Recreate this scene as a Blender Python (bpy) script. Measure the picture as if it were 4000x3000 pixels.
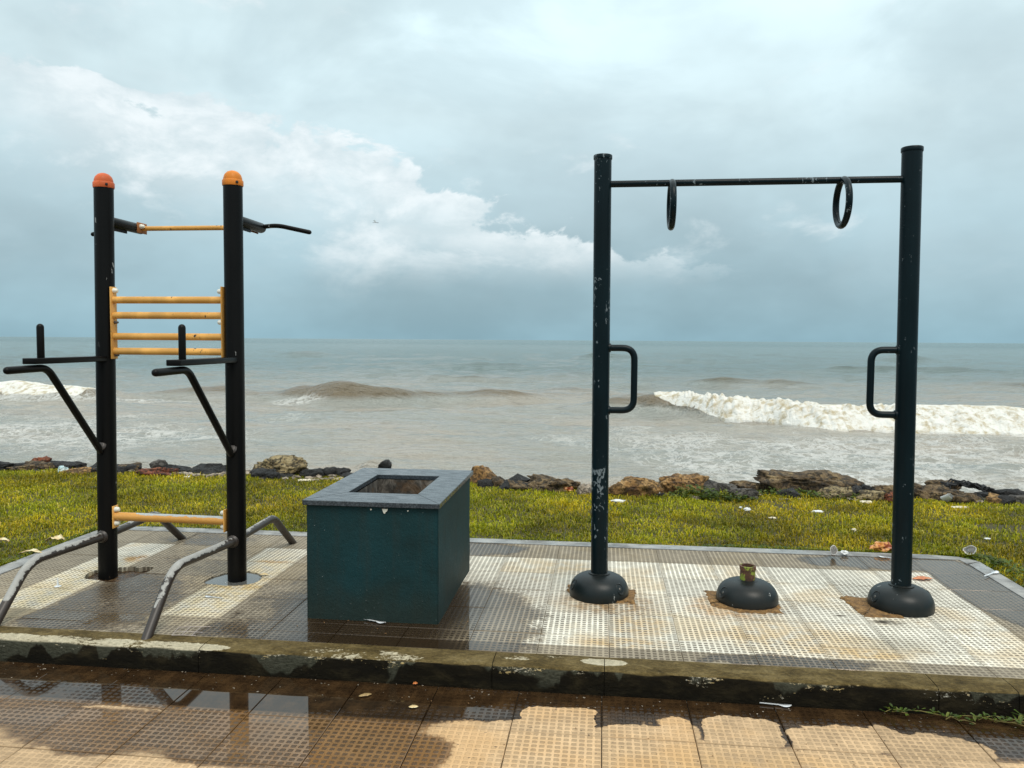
import bpy, bmesh, math, random
import numpy as np
from mathutils import Vector, Matrix
random.seed(7)
rng = np.random.default_rng(11)
for _o in list(bpy.data.objects):
    bpy.data.objects.remove(_o)
scene = bpy.context.scene
COL = scene.collection
R = math.radians

# ------------------------------------------------------------------ camera
F_PX, CX, CY, CAM_H = 3100.0, 2000.0, 1500.0, 1.28
ROLL, PITCH, YAW = math.atan(.0065), math.atan(173 / F_PX), math.atan(356 / F_PX)
_fw = Vector((-math.sin(YAW) * math.cos(PITCH), math.cos(YAW) * math.cos(PITCH), -math.sin(PITCH)))
_r = Vector((math.cos(YAW), math.sin(YAW), 0)); _u = _r.cross(_fw)
CR = _r * math.cos(ROLL) + _u * math.sin(ROLL); CU = -_r * math.sin(ROLL) + _u * math.cos(ROLL); CF = _fw
cam = bpy.data.cameras.new('camera'); cam_o = bpy.data.objects.new('camera', cam); COL.objects.link(cam_o)
cam.sensor_width = 36; cam.lens = F_PX / 4000 * 36; cam.clip_start = .05; cam.clip_end = 12000
cam_o.matrix_world = Matrix(((CR.x, CU.x, -CF.x, 0), (CR.y, CU.y, -CF.y, 0), (CR.z, CU.z, -CF.z, CAM_H), (0, 0, 0, 1)))
scene.camera = cam_o
DS = 4000 / 2212.0
def _ray(x, y): return CF + CR * ((x * DS - CX) / F_PX) - CU * ((y * DS - CY) / F_PX)
def G(x, y, z=0.0):                       # photo pixel (2212 px wide view) -> point on a horizontal plane
    d = _ray(x, y); return Vector((0, 0, CAM_H)) + d * ((z - CAM_H) / d.z)
def atY(x, y, Y):
    d = _ray(x, y); return Vector((0, 0, CAM_H)) + d * (Y / d.y)

# ------------------------------------------------------------------ node helper
class NT:
    def __init__(s, tree): s.t = tree; s.n = tree.nodes; s.l = tree.links
    def new(s, typ, **kw):
        n = s.n.new(typ)
        for k, v in kw.items(): setattr(n, k, v)
        return n
    def put(s, sock, v):
        if isinstance(v, bpy.types.NodeSocket): s.l.new(v, sock)
        elif v is not None:
            if isinstance(v, (tuple, list)) and sock.type == 'RGBA' and len(v) == 3: v = (*v, 1)
            sock.default_value = v
    def m(s, op, a, b=None, c=None, clamp=False):
        n = s.new('ShaderNodeMath', operation=op); n.use_clamp = clamp
        s.put(n.inputs[0], a); s.put(n.inputs[1], b); s.put(n.inputs[2], c); return n.outputs[0]
    def vm(s, op, a, b=None, sc=None):
        n = s.new('ShaderNodeVectorMath', operation=op)
        s.put(n.inputs[0], a)
        if b is not None: s.put(n.inputs[1], b)
        if sc is not None: s.put(n.inputs['Scale'], sc)
        return n.outputs['Value'] if op in ('LENGTH', 'DOT_PRODUCT', 'DISTANCE') else n.outputs['Vector']
    def mr(s, v, a, b, c=0., d=1., smooth=True):
        n = s.new('ShaderNodeMapRange'); n.interpolation_type = 'SMOOTHSTEP' if smooth else 'LINEAR'
        for i, x in enumerate((v, a, b, c, d)): s.put(n.inputs[i], x)
        return n.outputs[0]
    def mix(s, f, a, b, blend='MIX'):
        n = s.new('ShaderNodeMix', data_type='RGBA', blend_type=blend); n.clamp_factor = True
        s.put(n.inputs[0], f); s.put(n.inputs[6], a); s.put(n.inputs[7], b); return n.outputs[2]
    def fmix(s, f, a, b):
        n = s.new('ShaderNodeMix', data_type='FLOAT'); s.put(n.inputs[0], f); s.put(n.inputs[2], a); s.put(n.inputs[3], b); return n.outputs[0]
    def noise(s, vec, scale, detail=4, rough=.55, dist=0., out='Fac', dim='3D'):
        n = s.new('ShaderNodeTexNoise'); n.noise_dimensions = dim
        s.put(n.inputs['Vector'], vec); n.inputs['Scale'].default_value = scale; n.inputs['Detail'].default_value = detail
        n.inputs['Roughness'].default_value = rough; n.inputs['Distortion'].default_value = dist
        return n.outputs[out]
    def voro(s, vec, scale, feature='F1', out='Distance', rand=1.):
        n = s.new('ShaderNodeTexVoronoi', feature=feature); s.put(n.inputs['Vector'], vec)
        n.inputs['Scale'].default_value = scale; n.inputs['Randomness'].default_value = rand; return n.outputs[out]
    def ramp(s, f, stops, interp='LINEAR'):
        n = s.new('ShaderNodeValToRGB'); n.color_ramp.interpolation = interp; e = n.color_ramp.elements
        while len(e) > 1: e.remove(e[-1])
        for i, (p, c) in enumerate(stops):
            x = e[0] if i == 0 else e.new(p)
            x.position = p; x.color = (*c, 1) if len(c) == 3 else c
        s.put(n.inputs[0], f); return n.outputs[0]
    def sep(s, v):
        n = s.new('ShaderNodeSeparateXYZ'); s.put(n.inputs[0], v); return n.outputs
    def comb(s, x, y, z):
        n = s.new('ShaderNodeCombineXYZ'); s.put(n.inputs[0], x); s.put(n.inputs[1], y); s.put(n.inputs[2], z); return n.outputs[0]
    def bump(s, h, strength, dist=.01, normal=None):
        n = s.new('ShaderNodeBump'); s.put(n.inputs['Strength'], strength); n.inputs['Distance'].default_value = dist
        s.put(n.inputs['Height'], h)
        if normal is not None: s.put(n.inputs['Normal'], normal)
        return n.outputs[0]
    def pos(s): return s.new('ShaderNodeNewGeometry').outputs['Position']
    def nrm(s): return s.new('ShaderNodeNewGeometry').outputs['Normal']
    def obj(s): return s.new('ShaderNodeTexCoord').outputs['Object']
    def rnd(s): return s.new('ShaderNodeObjectInfo').outputs['Random']
    def attr(s, name, out='Color'):
        return s.new('ShaderNodeAttribute', attribute_name=name).outputs[out]
    def blob(s, p, cx, cy, rx, ry, soft=.35, amp=1., box=False):
        """soft ellipse (or rounded box) in world x, y"""
        v = s.vm('MULTIPLY', s.vm('SUBTRACT', p, (cx, cy, 0)), (1 / rx, 1 / ry, 0))
        if box: v = s.vm('MULTIPLY', s.vm('MULTIPLY', v, v), s.vm('ABSOLUTE', v))
        return s.mr(s.vm('LENGTH', v), 1 + soft, 1 - soft, 0, amp)
MATS = {}
def material(name, **defaults):
    m = bpy.data.materials.new(name); m.use_nodes = True
    h = NT(m.node_tree); b = m.node_tree.nodes['Principled BSDF']
    for k, v in defaults.items(): h.put(b.inputs[k.replace('_', ' ')], v)
    MATS[name] = m
    return m, h, b

# ------------------------------------------------------------------ world
SUN_EL, SUN_AZ = R(58), R(150)            # azimuth measured from +Y towards +X
world = bpy.data.worlds.new('World'); scene.world = world; world.use_nodes = True
w = NT(world.node_tree); bg = world.node_tree.nodes['Background']
sky = w.new('ShaderNodeTexSky', sky_type='NISHITA'); sky.sun_disc = False
sky.sun_elevation = SUN_EL; sky.sun_rotation = SUN_AZ; sky.air_density = 1.2; sky.dust_density = 2.
d = w.new('ShaderNodeTexCoord').outputs['Generated']
sx, sy, sz = w.sep(d)
el = w.m('ARCSINE', sz); az = w.m('ARCTAN2', sx, sy)
dv = w.vm('MULTIPLY', d, (1, 1, 1.9))
n_big = w.noise(dv, 2.3, 5, .55); n_mid = w.noise(dv, 6., 7, .6, .3); n_fine = w.noise(dv, 17., 7, .6, .2)
base = w.ramp(w.m('DIVIDE', el, math.pi / 2), [(0., (.265, .43, .505)), (.045, (.31, .455, .52)), (.10, (.43, .575, .63)), (.17, (.58, .72, .76)), (.27, (.72, .89, .93)), (.45, (1.05, 1.2, 1.22)), (1., (1.5, 1.56, 1.52))])
base = w.vm('SCALE', base, sc=w.fmix(w.mr(n_big, .32, .68), .84, 1.16))
# darker blue-grey masses under the cloud bank
dk = w.m('MULTIPLY', w.mr(w.noise(dv, 3.6, 6, .55, .4), .47, .66), w.mr(el, .02, .12))
base = w.mix(w.m('MULTIPLY', dk, .4), base, (.43, .555, .605))
# cumulus bank running down from upper left towards the horizon on the right
edge = w.m('MULTIPLY_ADD', az, -.285, .128)
edge = w.m('MINIMUM', w.m('MAXIMUM', edge, .07), .36)
bil = w.m('ABSOLUTE', w.m('SUBTRACT', n_mid, .5))
ed = w.m('SUBTRACT', el, edge)
ed = w.m('ADD', ed, w.m('MULTIPLY', w.m('SUBTRACT', n_big, .5), -.16))
ed = w.m('ADD', ed, w.m('MULTIPLY', bil, .34))
ed = w.m('ADD', ed, w.m('MULTIPLY', w.m('SUBTRACT', n_fine, .5), -.055))
top = w.mr(ed, .022, .004)
fade = w.mr(w.m('ADD', ed, w.m('MULTIPLY', w.m('SUBTRACT', n_mid, .5), .14)), -.15, .0)
bank = w.m('MULTIPLY', top, fade)
bank = w.m('MULTIPLY', bank, w.mr(az, -.02, .22, 1., .12))
bank = w.m('MULTIPLY', bank, w.mr(el, .055, .13))
puff = w.m('MULTIPLY', w.mr(w.noise(w.vm('ADD', dv, (3.1, 1.7, .4)), 5.2, 7, .58, .3), .55, .68), w.mr(el, .03, .14))
white = w.mix(w.mr(w.m('ADD', n_fine, w.m('SUBTRACT', n_mid, .5)), .28, .72), (.60, .70, .735), (.82, .88, .90))
col = w.mix(w.m('MULTIPLY', puff, .6), base, white)
col = w.mix(w.m('MULTIPLY', bank, .92), col, white)
col = w.vm('SCALE', col, sc=10.)
fin = w.mix(.95, sky.outputs[0], col)
w.l.new(fin, bg.inputs['Color']); bg.inputs['Strength'].default_value = .1

sun = bpy.data.lights.new('sun', 'SUN'); sun.energy = 1.5; sun.angle = R(28); sun.color = (1., .93, .82)
sun_o = bpy.data.objects.new('sun', sun); COL.objects.link(sun_o)
_sd = Vector((math.sin(SUN_AZ) * math.cos(SUN_EL), math.cos(SUN_AZ) * math.cos(SUN_EL), math.sin(SUN_EL)))
sun_o.rotation_euler = _sd.to_track_quat('Z', 'Y').to_euler(); sun_o.location = _sd * 30
vs = scene.view_settings; vs.view_transform = 'Standard'; vs.look = 'None'; vs.exposure = .22; vs.gamma = 1.; vs.use_curve_mapping = False

# ------------------------------------------------------------------ object helpers
def link(name, mesh, parent=None, loc=(0, 0, 0), rot=(0, 0, 0), mat=None):
    o = bpy.data.objects.new(name, mesh); COL.objects.link(o); o.location = loc; o.rotation_euler = rot
    if parent: o.parent = parent
    if mat is not None and mesh is not None:
        mesh.materials.clear(); mesh.materials.append(MATS[mat] if isinstance(mat, str) else mat)
    return o
def tag(o, label, cat=None, group=None, kind=None):
    o['label'] = label
    if cat: o['category'] = cat
    if group: o['group'] = group
    if kind: o['kind'] = kind
    return o
def empty(name, loc=(0, 0, 0), rz=0.):
    o = bpy.data.objects.new(name, None); COL.objects.link(o); o.location = loc; o.rotation_euler = (0, 0, rz); o.empty_display_size = .1; return o
def smooth(me, on=True, angle=None):
    me.polygons.foreach_set('use_smooth', [on] * len(me.polygons))
    if angle:
        bm = bmesh.new(); bm.from_mesh(me)
        for e in bm.edges:
            if len(e.link_faces) == 2 and e.calc_face_angle(0) > angle: e.smooth = False
        bm.to_mesh(me); bm.free()
    me.update(); return me
def from_bm(bm, name, sm=False, angle=None):
    bmesh.ops.recalc_face_normals(bm, faces=bm.faces)
    me = bpy.data.meshes.new(name); bm.to_mesh(me); bm.free()
    if sm: smooth(me, True, angle)
    return me
def pydata(name, v, f, sm=False, angle=None):
    me = bpy.data.meshes.new(name); me.from_pydata([tuple(map(float, p)) for p in v], [], f); me.update()
    bm = bmesh.new(); bm.from_mesh(me); bmesh.ops.recalc_face_normals(bm, faces=bm.faces); bm.to_mesh(me); bm.free()
    if sm: smooth(me, True, angle)
    return me
def grid_mesh(name, V, nu, nv, sm=True):
    """V: (nu*nv,3) numpy, index i*nv+j"""
    i, j = np.meshgrid(np.arange(nu - 1), np.arange(nv - 1), indexing='ij')
    a = (i * nv + j).ravel(); q = np.stack([a, a + nv, a + nv + 1, a + 1], 1).astype(np.int32)
    me = bpy.data.meshes.new(name)
    me.vertices.add(len(V)); me.vertices.foreach_set('co', V.astype(np.float32).ravel())
    me.loops.add(q.size); me.loops.foreach_set('vertex_index', q.ravel())
    me.polygons.add(len(q)); me.polygons.foreach_set('loop_start', np.arange(0, q.size, 4, dtype=np.int32))
    me.polygons.foreach_set('use_smooth', np.full(len(q), sm))
    me.update(calc_edges=True); return me
def tri_mesh(name, V, T, sm=False):
    me = bpy.data.meshes.new(name); V = np.asarray(V, np.float32); T = np.asarray(T, np.int32)
    me.vertices.add(len(V)); me.vertices.foreach_set('co', V.ravel())
    me.loops.add(T.size); me.loops.foreach_set('vertex_index', T.ravel())
    me.polygons.add(len(T)); me.polygons.foreach_set('loop_start', np.arange(0, T.size, 3, dtype=np.int32))
    me.polygons.foreach_set('use_smooth', np.full(len(T), sm))
    me.update(calc_edges=True); return me
def vert_color(me, name, C):
    a = me.color_attributes.new(name, 'FLOAT_COLOR', 'POINT')
    C = np.asarray(C, np.float32)
    if C.shape[1] == 3: C = np.concatenate([C, np.ones((len(C), 1), np.float32)], 1)
    a.data.foreach_set('color', C.ravel())
def box(x0, x1, y0, y1, z0, z1, bev=0., seg=2, name='box'):
    bm = bmesh.new(); bmesh.ops.create_cube(bm, size=1)
    for v in bm.verts: v.co = Vector(((x0 + x1) / 2 + v.co.x * (x1 - x0), (y0 + y1) / 2 + v.co.y * (y1 - y0), (z0 + z1) / 2 + v.co.z * (z1 - z0)))
    if bev: bmesh.ops.bevel(bm, geom=list(bm.edges), offset=bev, segments=seg, affect='EDGES', profile=.6)
    return from_bm(bm, name, bool(bev), R(50) if not bev else None)
def arc_path(pts, rad=.05, n=6):
    """round the inner corners of a polyline"""
    P = [Vector(p) for p in pts]; out = [P[0]]
    for a, b, c in zip(P, P[1:], P[2:]):
        d1 = (a - b).normalized(); d2 = (c - b).normalized()
        r_ = min(rad, (a - b).length * .48, (c - b).length * .48)
        s, e = b + d1 * r_, b + d2 * r_
        for k in range(n + 1):
            t = k / n; out.append(s * (1 - t) ** 2 + b * (2 * t * (1 - t)) + e * t * t)
    out.append(P[-1]); return out
def tube(path, r, seg=16, cap='flat', rfun=None, name='tube', closed=False):
    P = [Vector(p) for p in path]; n = len(P); V = []; F = []
    if cap == 'round' and not closed:
        for end in (0, -1):
            t = (P[0] - P[1]).normalized() if end == 0 else (P[-1] - P[-2]).normalized()
            add = [P[end] + t * r * math.sin(a) for a in (.5, 1., 1.4)]
            rr = [math.cos(a) for a in (.5, 1., 1.4)]
            if end == 0: P = add[::-1] + P; R0 = rr[::-1]
            else: P = P + add; R1 = rr
        rad = [r * k for k in R0] + [r] * n + [r * k for k in R1]; n = len(P)
    else: rad = [r] * n
    if rfun: rad = [rad[i] * rfun(i / (n - 1)) for i in range(n)]
    up = None
    for i in range(n):
        if closed: t = (P[(i + 1) % n] - P[i - 1]).normalized()
        else: t = (P[min(i + 1, n - 1)] - P[max(i - 1, 0)]).normalized()
        if up is None:
            up = Vector((0, 0, 1)) if abs(t.z) < .9 else Vector((0, 1, 0))
        up = (up - t * up.dot(t)).normalized(); s = t.cross(up)
        for k in range(seg):
            a = 2 * math.pi * k / seg; V.append(P[i] + (up * math.cos(a) + s * math.sin(a)) * rad[i])
    m = n if closed else n - 1
    for i in range(m):
        for k in range(seg):
            a = i * seg + k; b = i * seg + (k + 1) % seg; i2 = ((i + 1) % n) * seg
            F.append((a, b, i2 + (k + 1) % seg, i2 + k))
    if not closed:
        F.append(tuple(range(seg))[::-1]); F.append(tuple((n - 1) * seg + k for k in range(seg)))
    return pydata(name, V, F, True, R(50))
def lathe(prof, seg=32, name='lathe', sm=True, squash=(1, 1)):
    V = []; F = []; n = len(prof)
    for r, z in prof:
        for k in range(seg):
            a = 2 * math.pi * k / seg; V.append((r * math.cos(a) * squash[0], r * math.sin(a) * squash[1], z))
    for i in range(n - 1):
        for k in range(seg):
            F.append((i * seg + k, i * seg + (k + 1) % seg, (i + 1) * seg + (k + 1) % seg, (i + 1) * seg + k))
    if prof[0][0] > 1e-6: F.append(tuple(range(seg))[::-1])
    if prof[-1][0] > 1e-6: F.append(tuple((n - 1) * seg + k for k in range(seg)))
    me = pydata(name, V, F, sm, R(40))
    bm = bmesh.new(); bm.from_mesh(me); bmesh.ops.remove_doubles(bm, verts=bm.verts, dist=1e-5); bm.to_mesh(me); bm.free(); return me
def prism(poly, z0, z1, name='prism'):
    n = len(poly); V = [(x, y, z0) for x, y in poly] + [(x, y, z1) for x, y in poly]
    F = [tuple(range(n))[::-1], tuple(range(n, 2 * n))] + [(i, (i + 1) % n, n + (i + 1) % n, n + i) for i in range(n)]
    return pydata(name, V, F)
def sheet(poly, z, name='sheet'):
    return pydata(name, [(x, y, z) for x, y in poly], [tuple(range(len(poly)))])
# lattice value noise, vectorised
_perm = np.random.default_rng(3).random((256, 256))
def vn(x, y, s=0):
    x = np.asarray(x, float) + 17.3 * s; y = np.asarray(y, float) - 9.1 * s
    xi = np.floor(x).astype(int); yi = np.floor(y).astype(int); fx = x - xi; fy = y - yi
    fx = fx * fx * (3 - 2 * fx); fy = fy * fy * (3 - 2 * fy)
    g = lambda a, b: _perm[a % 256, b % 256]
    return (g(xi, yi) * (1 - fx) + g(xi + 1, yi) * fx) * (1 - fy) + (g(xi, yi + 1) * (1 - fx) + g(xi + 1, yi + 1) * fx) * fy
def fbm(x, y, o=4, s=0):
    t = 0; a = .5; n = 0
    for k in range(o): t = t + a * vn(x * 2 ** k, y * 2 ** k, s + k); n += a; a *= .5
    return t / n
def copy_tree(o, parent=None):
    c = o.copy(); COL.objects.link(c); c.parent = parent
    for ch in list(o.children): copy_tree(ch, c)
    return c

# ------------------------------------------------------------------ materials
PITCH_T = .2955                # platform tile
FGT = .3205                    # pavement tile
KZ = -.09                      # pavement level below the platform
def warp(h, p, amt, sc=7.):
    return h.vm('ADD', p, h.vm('SCALE', h.vm('SUBTRACT', h.noise(p, sc, 4, .6, out='Color'), (.5, .5, .5)), sc=amt))
def wet_platform(h, p):
    n = h.noise(p, 5., 4, .6); nf = h.noise(p, 38., 5, .72); q = warp(h, p, .2)
    wv = h.m('MULTIPLY_ADD', n, .5, -.16)
    for (cx, cy, rx, ry, so, am) in [
            (-.92, 3.5, .55, .52, .3, .56), (-.55, 3.6, .3, .62, .5, .26), (-.3, 3.3, .4, .3, .6, .12), (-.75, 3.22, .42, .07, .3, .5),
            (1.98, 4.32, .18, .62, .16, .95), (1.62, 4.76, .42, .15, .3, .8), (-.75, 4.75, .3, .16, .3, .6), (.75, 3.21, .38, .06, .3, .5),
            (-2.35, 3.55, .36, .4, .4, .42), (-2.3, 4.3, .3, .4, .6, .25), (-1.5, 3.6, .3, .7, .4, .26), (-2.05, 3.25, .9, .1, .5, .2), (-2.5, 4.75, .35, .16, .4, .3),
            (-1.87, 3.55, .16, .4, .2, -.35), (-2.77, 3.8, .17, .7, .2, -.5)]:
        wv = h.m('ADD', wv, h.blob(q if rx < 1 and am > 0 and cx < 1.9 else p, cx, cy, rx, ry, so, am))
    wv = h.m('ADD', wv, h.m('MULTIPLY_ADD', nf, .75, -.375))
    return wv
def wet_pavement(h, p):
    n = h.noise(p, 4.5, 4, .6); nf = h.noise(p, 30., 3, .6); q = warp(h, warp(h, p, .10, 5.), .045, 18.)
    wv = h.m('MULTIPLY_ADD', n, .3, -.12)
    for (cx, cy, rx, ry, so, am, bx) in [
            (0, 3.03, 9., .13, .4, .6, 0),                                   # gutter
            (-2.2, 2.88, 1.45, .19, .1, 1.0, 0), (-1.0, 2.85, .6, .19, .3, .7, 0), (-1.80, 2.78, .17, .08, .7, -.30, 0),
            (-1.35, 2.52, .8, .19, .25, .56, 0), (-1.15, 2.63, .2, .12, .4, .34, 0), (-.72, 2.5, .24, .24, .3, .36, 0), (-2.15, 2.62, .3, .09, .4, .5, 0),
            (-1.5, 2.2, .2, .2, .4, -.3, 0),
            (.8, 2.875, 1.5, .18, .12, .46, 0), (1.9, 2.8, .6, .25, .3, .35, 0),
            (-.14, 2.78, .13, .12, .22, -1.25, 1), (-.24, 2.72, .1, .05, .4, -.8, 0), (.17, 2.735, .15, .055, .3, -.95, 0), (.50, 2.80, .13, .095, .25, -1.2, 1), (.83, 2.785, .145, .085, .3, -1.2, 0), (.76, 2.76, .1, .07, .3, -.8, 1), (1.13, 2.765, .16, .075, .35, -1.15, 0), (.27, 2.79, .06, .06, .4, -.6, 0), (1.0, 2.86, .05, .04, .4, -.35, 0)]:
        wv = h.m('ADD', wv, h.blob(q, cx, cy, rx, ry, so, am, bool(bx)))
    wv = h.m('ADD', wv, h.m('MULTIPLY_ADD', nf, .22, -.11))
    return wv
def tile_material(name, colour, size, wetfun, stud_dark, warm=(.5, .29, .1), warm_amt=.35, stains=(), mud=None, filmmud=None, nst=12):
    m, h, b = material(name)
    p = h.pos(); o = h.obj(); rnd = h.rnd()
    ox, oy, oz = h.sep(o)
    pt = size / nst
    fx = h.m('ABSOLUTE', h.m('SUBTRACT', h.m('FRACT', h.m('DIVIDE', h.m('ADD', ox, size / 2), pt)), .5))
    fy = h.m('ABSOLUTE', h.m('SUBTRACT', h.m('FRACT', h.m('DIVIDE', h.m('ADD', oy, size / 2), pt)), .5))
    wob = h.m('MULTIPLY_ADD', h.noise(p, 160., 2, .5), .1, -.05)
    q = h.m('ADD', h.m('POWER', h.m('ADD', h.m('POWER', fx, 5.), h.m('POWER', fy, 5.)), .2), wob)
    stud = h.mr(q, .37, .27)                       # 1 on the raised square
    wv = h.m('SUBTRACT', wetfun(h, p), h.m('MULTIPLY', stud, .07))
    big = h.noise(p, 3.2, 5, .6); fine = h.noise(p, 120., 4, .7); mid = h.noise(p, 14., 5, .65)
    c = h.mix(h.mr(mid, .25, .75), tuple(k * .78 for k in colour), tuple(min(1, k * 1.12) for k in colour))
    c = h.vm('SCALE', c, sc=h.fmix(rnd, .84, 1.1))
    c = h.vm('SCALE', c, sc=h.fmix(fine, .78, 1.2))
    wm = h.m('MULTIPLY', h.mr(h.m('ADD', big, h.m('MULTIPLY_ADD', rnd, .22, -.11)), .48, .68), warm_amt)
    c = h.mix(wm, c, h.mix(h.m('MULTIPLY', mid, .6), tuple(k for k in warm), colour))
    for (cx, cy, rx, ry, so, am, cc) in stains:
        c = h.mix(h.m('MULTIPLY', h.blob(p, cx, cy, rx, ry, so, am), h.mr(mid, .3, .62)), c, cc)
    # dirty stud tops, uneven over the surface
    dirt = h.mr(h.noise(p, 2.6, 4, .6), .3, .66)
    c = h.mix(h.m('MULTIPLY', stud, h.fmix(dirt, stud_dark[0], stud_dark[1])), c, h.mix(.16, (.06, .045, .028), c))
    speck = h.mr(h.noise(p, 75., 2, .5), .69, .74)
    c = h.mix(h.m('MULTIPLY', speck, .7), c, (.05, .04, .03))
    # tile edges hold dirt
    eb = h.m('MAXIMUM', h.m('ABSOLUTE', ox), h.m('ABSOLUTE', oy))
    ed = h.m('MULTIPLY', h.mr(eb, size / 2 - .006, size / 2 - .0015), h.mr(mid, .35, .6))
    c = h.mix(h.m('MULTIPLY', ed, .5), c, (.09, .065, .04))
    wet = h.mr(wv, .28, .46)
    c = h.mix(wet, c, h.vm('MULTIPLY', c, (.36, .30, .235)))
    c = h.mix(h.m('MULTIPLY', h.m('MULTIPLY', wet, stud), .62), c, h.vm('SCALE', c, sc=.28))
    if mud:
        sy_ = h.sep(p)[1]
        mm = h.m('MULTIPLY', h.mr(h.m('ADD', sy_, h.m('MULTIPLY_ADD', mid, .03, -.015)), mud[0], mud[1]), h.mr(wv, .30, .46))
        mm = h.m('MAXIMUM', mm, h.m('MULTIPLY', h.mr(sy_, 2.84, 2.95), h.mr(wv, .3, .5)))
        c = h.mix(h.m('MULTIPLY', mm, h.mr(h.sep(p)[0], -.6, -.1, .94, .92)), c, h.mix(h.mr(mid, .4, .7), (.016, .0085, .004), (.042, .022, .009)))
    if filmmud:
        fb = h.m('MAXIMUM', h.blob(warp(h, p, .1), -.98, 3.6, .42, .62, .3, 1.), h.blob(p, -.95, 3.2, .42, .12, .3, 1.))
        fb = h.m('MULTIPLY', fb, h.mr(h.m('ADD', wv, h.m('MULTIPLY_ADD', h.noise(p, 60., 4, .7), .5, -.25)), .36, .54))
        c = h.mix(h.m('MULTIPLY', fb, .95), c, (.022, .012, .005))
    lvl = h.m('SUBTRACT', wv, h.m('MULTIPLY_ADD', stud, .34, .60))
    lvl = h.m('ADD', lvl, h.m('MULTIPLY_ADD', fine, .1, -.05))
    film = h.mr(lvl, -.05, .04)
    hgt = h.m('ADD', stud, h.m('MULTIPLY', fine, .35))
    nm = h.bump(hgt, h.fmix(film, .75, .0), .0035)
    ro = h.fmix(film, h.fmix(wet, .72, .3), .03)
    h.put(b.inputs['Specular Tint'], h.mix(film, (1, 1, 1), (1., .86, .76)))
    h.put(b.inputs['Base Color'], c); h.put(b.inputs['Roughness'], ro); h.put(b.inputs['Normal'], nm)
    h.put(b.inputs['Specular IOR Level'], h.fmix(film, h.fmix(wet, .25, .32), .58))
    return m
rust = (.42, .2, .045)
pst = [(1.31, 3.735, .07, .03, .5, 1., (.05, .042, .03)), (1.12, 3.80, .03, .012, .5, 1., (.07, .055, .04)), (1.22, 3.45, .16, .1, .6, .55, (.22, .18, .11)), (1.5, 4.2, .2, .12, .6, .4, (.4, .37, .3)), (-.45, 3.9, .3, .3, .6, .5, (.42, .38, .32)), (.05, 3.83, .24, .16, .5, .9, (.3, .17, .06)), (.62, 3.85, .2, .16, .5, .7, rust), (.1, 3.33, .2, .06, .5, .8, (.5, .33, .15)), (-.2, 4.42, .18, .12, .5, .7, (.48, .34, .18)), (.18, 3.55, .14, .14, .3, .9, (.56, .41, .24)),
       (.78, 3.5, .3, .2, .6, .6, (.55, .36, .15)), (1.05, 3.34, .2, .06, .4, .9, (.55, .38, .19)), (-2.68, 4.25, .06, .07, .6, 1., rust), (-1.86, 4.3, .09, .03, .6, 1., rust), (-1.85, 3.84, .15, .05, .6, .9, (.45, .27, .07)), (-2.75, 3.7, .2, .5, .6, .7, (.64, .5, .26)), (-1.87, 3.8, .2, .6, .6, .7, (.6, .46, .23))]
tile_material('tile_white', (.75, .70, .595), PITCH_T, wet_platform, (.62, 1.0), (.56, .40, .21), .7, pst, filmmud=1)
tile_material('tile_dark', (.34, .285, .21), PITCH_T, wet_platform, (.6, .98), (.26, .19, .095), .5, filmmud=1)
tile_material('tile_tan', (.32, .26, .17), PITCH_T, wet_platform, (.2, .6), (.3, .22, .12), .4)
tile_material('paving', (.57, .385, .22), FGT, wet_pavement, (.14, .48), (.56, .32, .13), .65, [(.55, 2.42, .5, .2, .6, .5, (.52, .29, .09))], mud=(2.70, 2.735))

# concrete of the platform rim
m, h, b = material('rim_concrete'); p = h.pos()
c = h.ramp(h.noise(p, 9., 6, .65), [(.3, (.13, .125, .12)), (.5, (.25, .245, .235)), (.7, (.36, .35, .33))])
c = h.mix(h.mr(h.noise(p, 2.2, 4, .6), .5, .66), c, (.10, .095, .09))
h.put(b.inputs['Base Color'], c); h.put(b.inputs['Roughness'], h.mr(h.noise(p, 3., 3), .4, .6, .25, .7)); h.put(b.inputs['Normal'], h.bump(h.noise(p, 70., 4, .7), .35, .004))
m, h, b = material('bedding'); p = h.pos()
h.put(b.inputs['Base Color'], h.ramp(h.noise(p, 30., 4), [(.3, (.03, .024, .018)), (.7, (.09, .07, .05))])); b.inputs['Roughness'].default_value = .8
# kerb: mossy top, algae-black face with grey and white paint remnants
m, h, b = material('kerb_concrete'); p = h.pos(); px, py, pz = h.sep(p)
ps = h.vm('MULTIPLY', p, (1, 1.6, 2.2))
n1 = h.noise(ps, 7., 7, .68, .3); n2 = h.noise(h.vm('ADD', ps, (4, 2, 1)), 3.1, 5, .6, .4); n3 = h.noise(ps, 55., 6, .75)
topc = h.ramp(n1, [(.28, (.05, .034, .011)), (.46, (.135, .094, .034)), (.60, (.21, .152, .062)), (.75, (.30, .23, .115))])
topc = h.mix(h.mr(n3, .35, .65), h.vm('SCALE', topc, sc=.5), topc)
tp = h.m('ADD', h.m('MULTIPLY_ADD', n3, .6, -.31), n2)
tp = h.m('ADD', tp, h.blob(p, -2.15, 3.05, .75, .045, .4, .34))
tp = h.m('ADD', tp, h.blob(p, -.98, 3.06, .28, .06, .4, .3)); tp = h.m('ADD', tp, h.blob(p, .02, 3.11, .085, .032, .3, .45)); tp = h.m('ADD', tp, h.blob(p, -.35, 3.11, .07, .03, .5, .25)); tp = h.m('ADD', tp, h.blob(p, -1.62, 3.06, .1, .02, .4, .3))
topc = h.mix(h.mr(tp, .735, .795), topc, h.vm('SCALE', h.mix(n1, (.40, .33, .21), (.70, .63, .47)), sc=h.mr(n3, .3, .7, .6, 1.1)))
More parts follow.
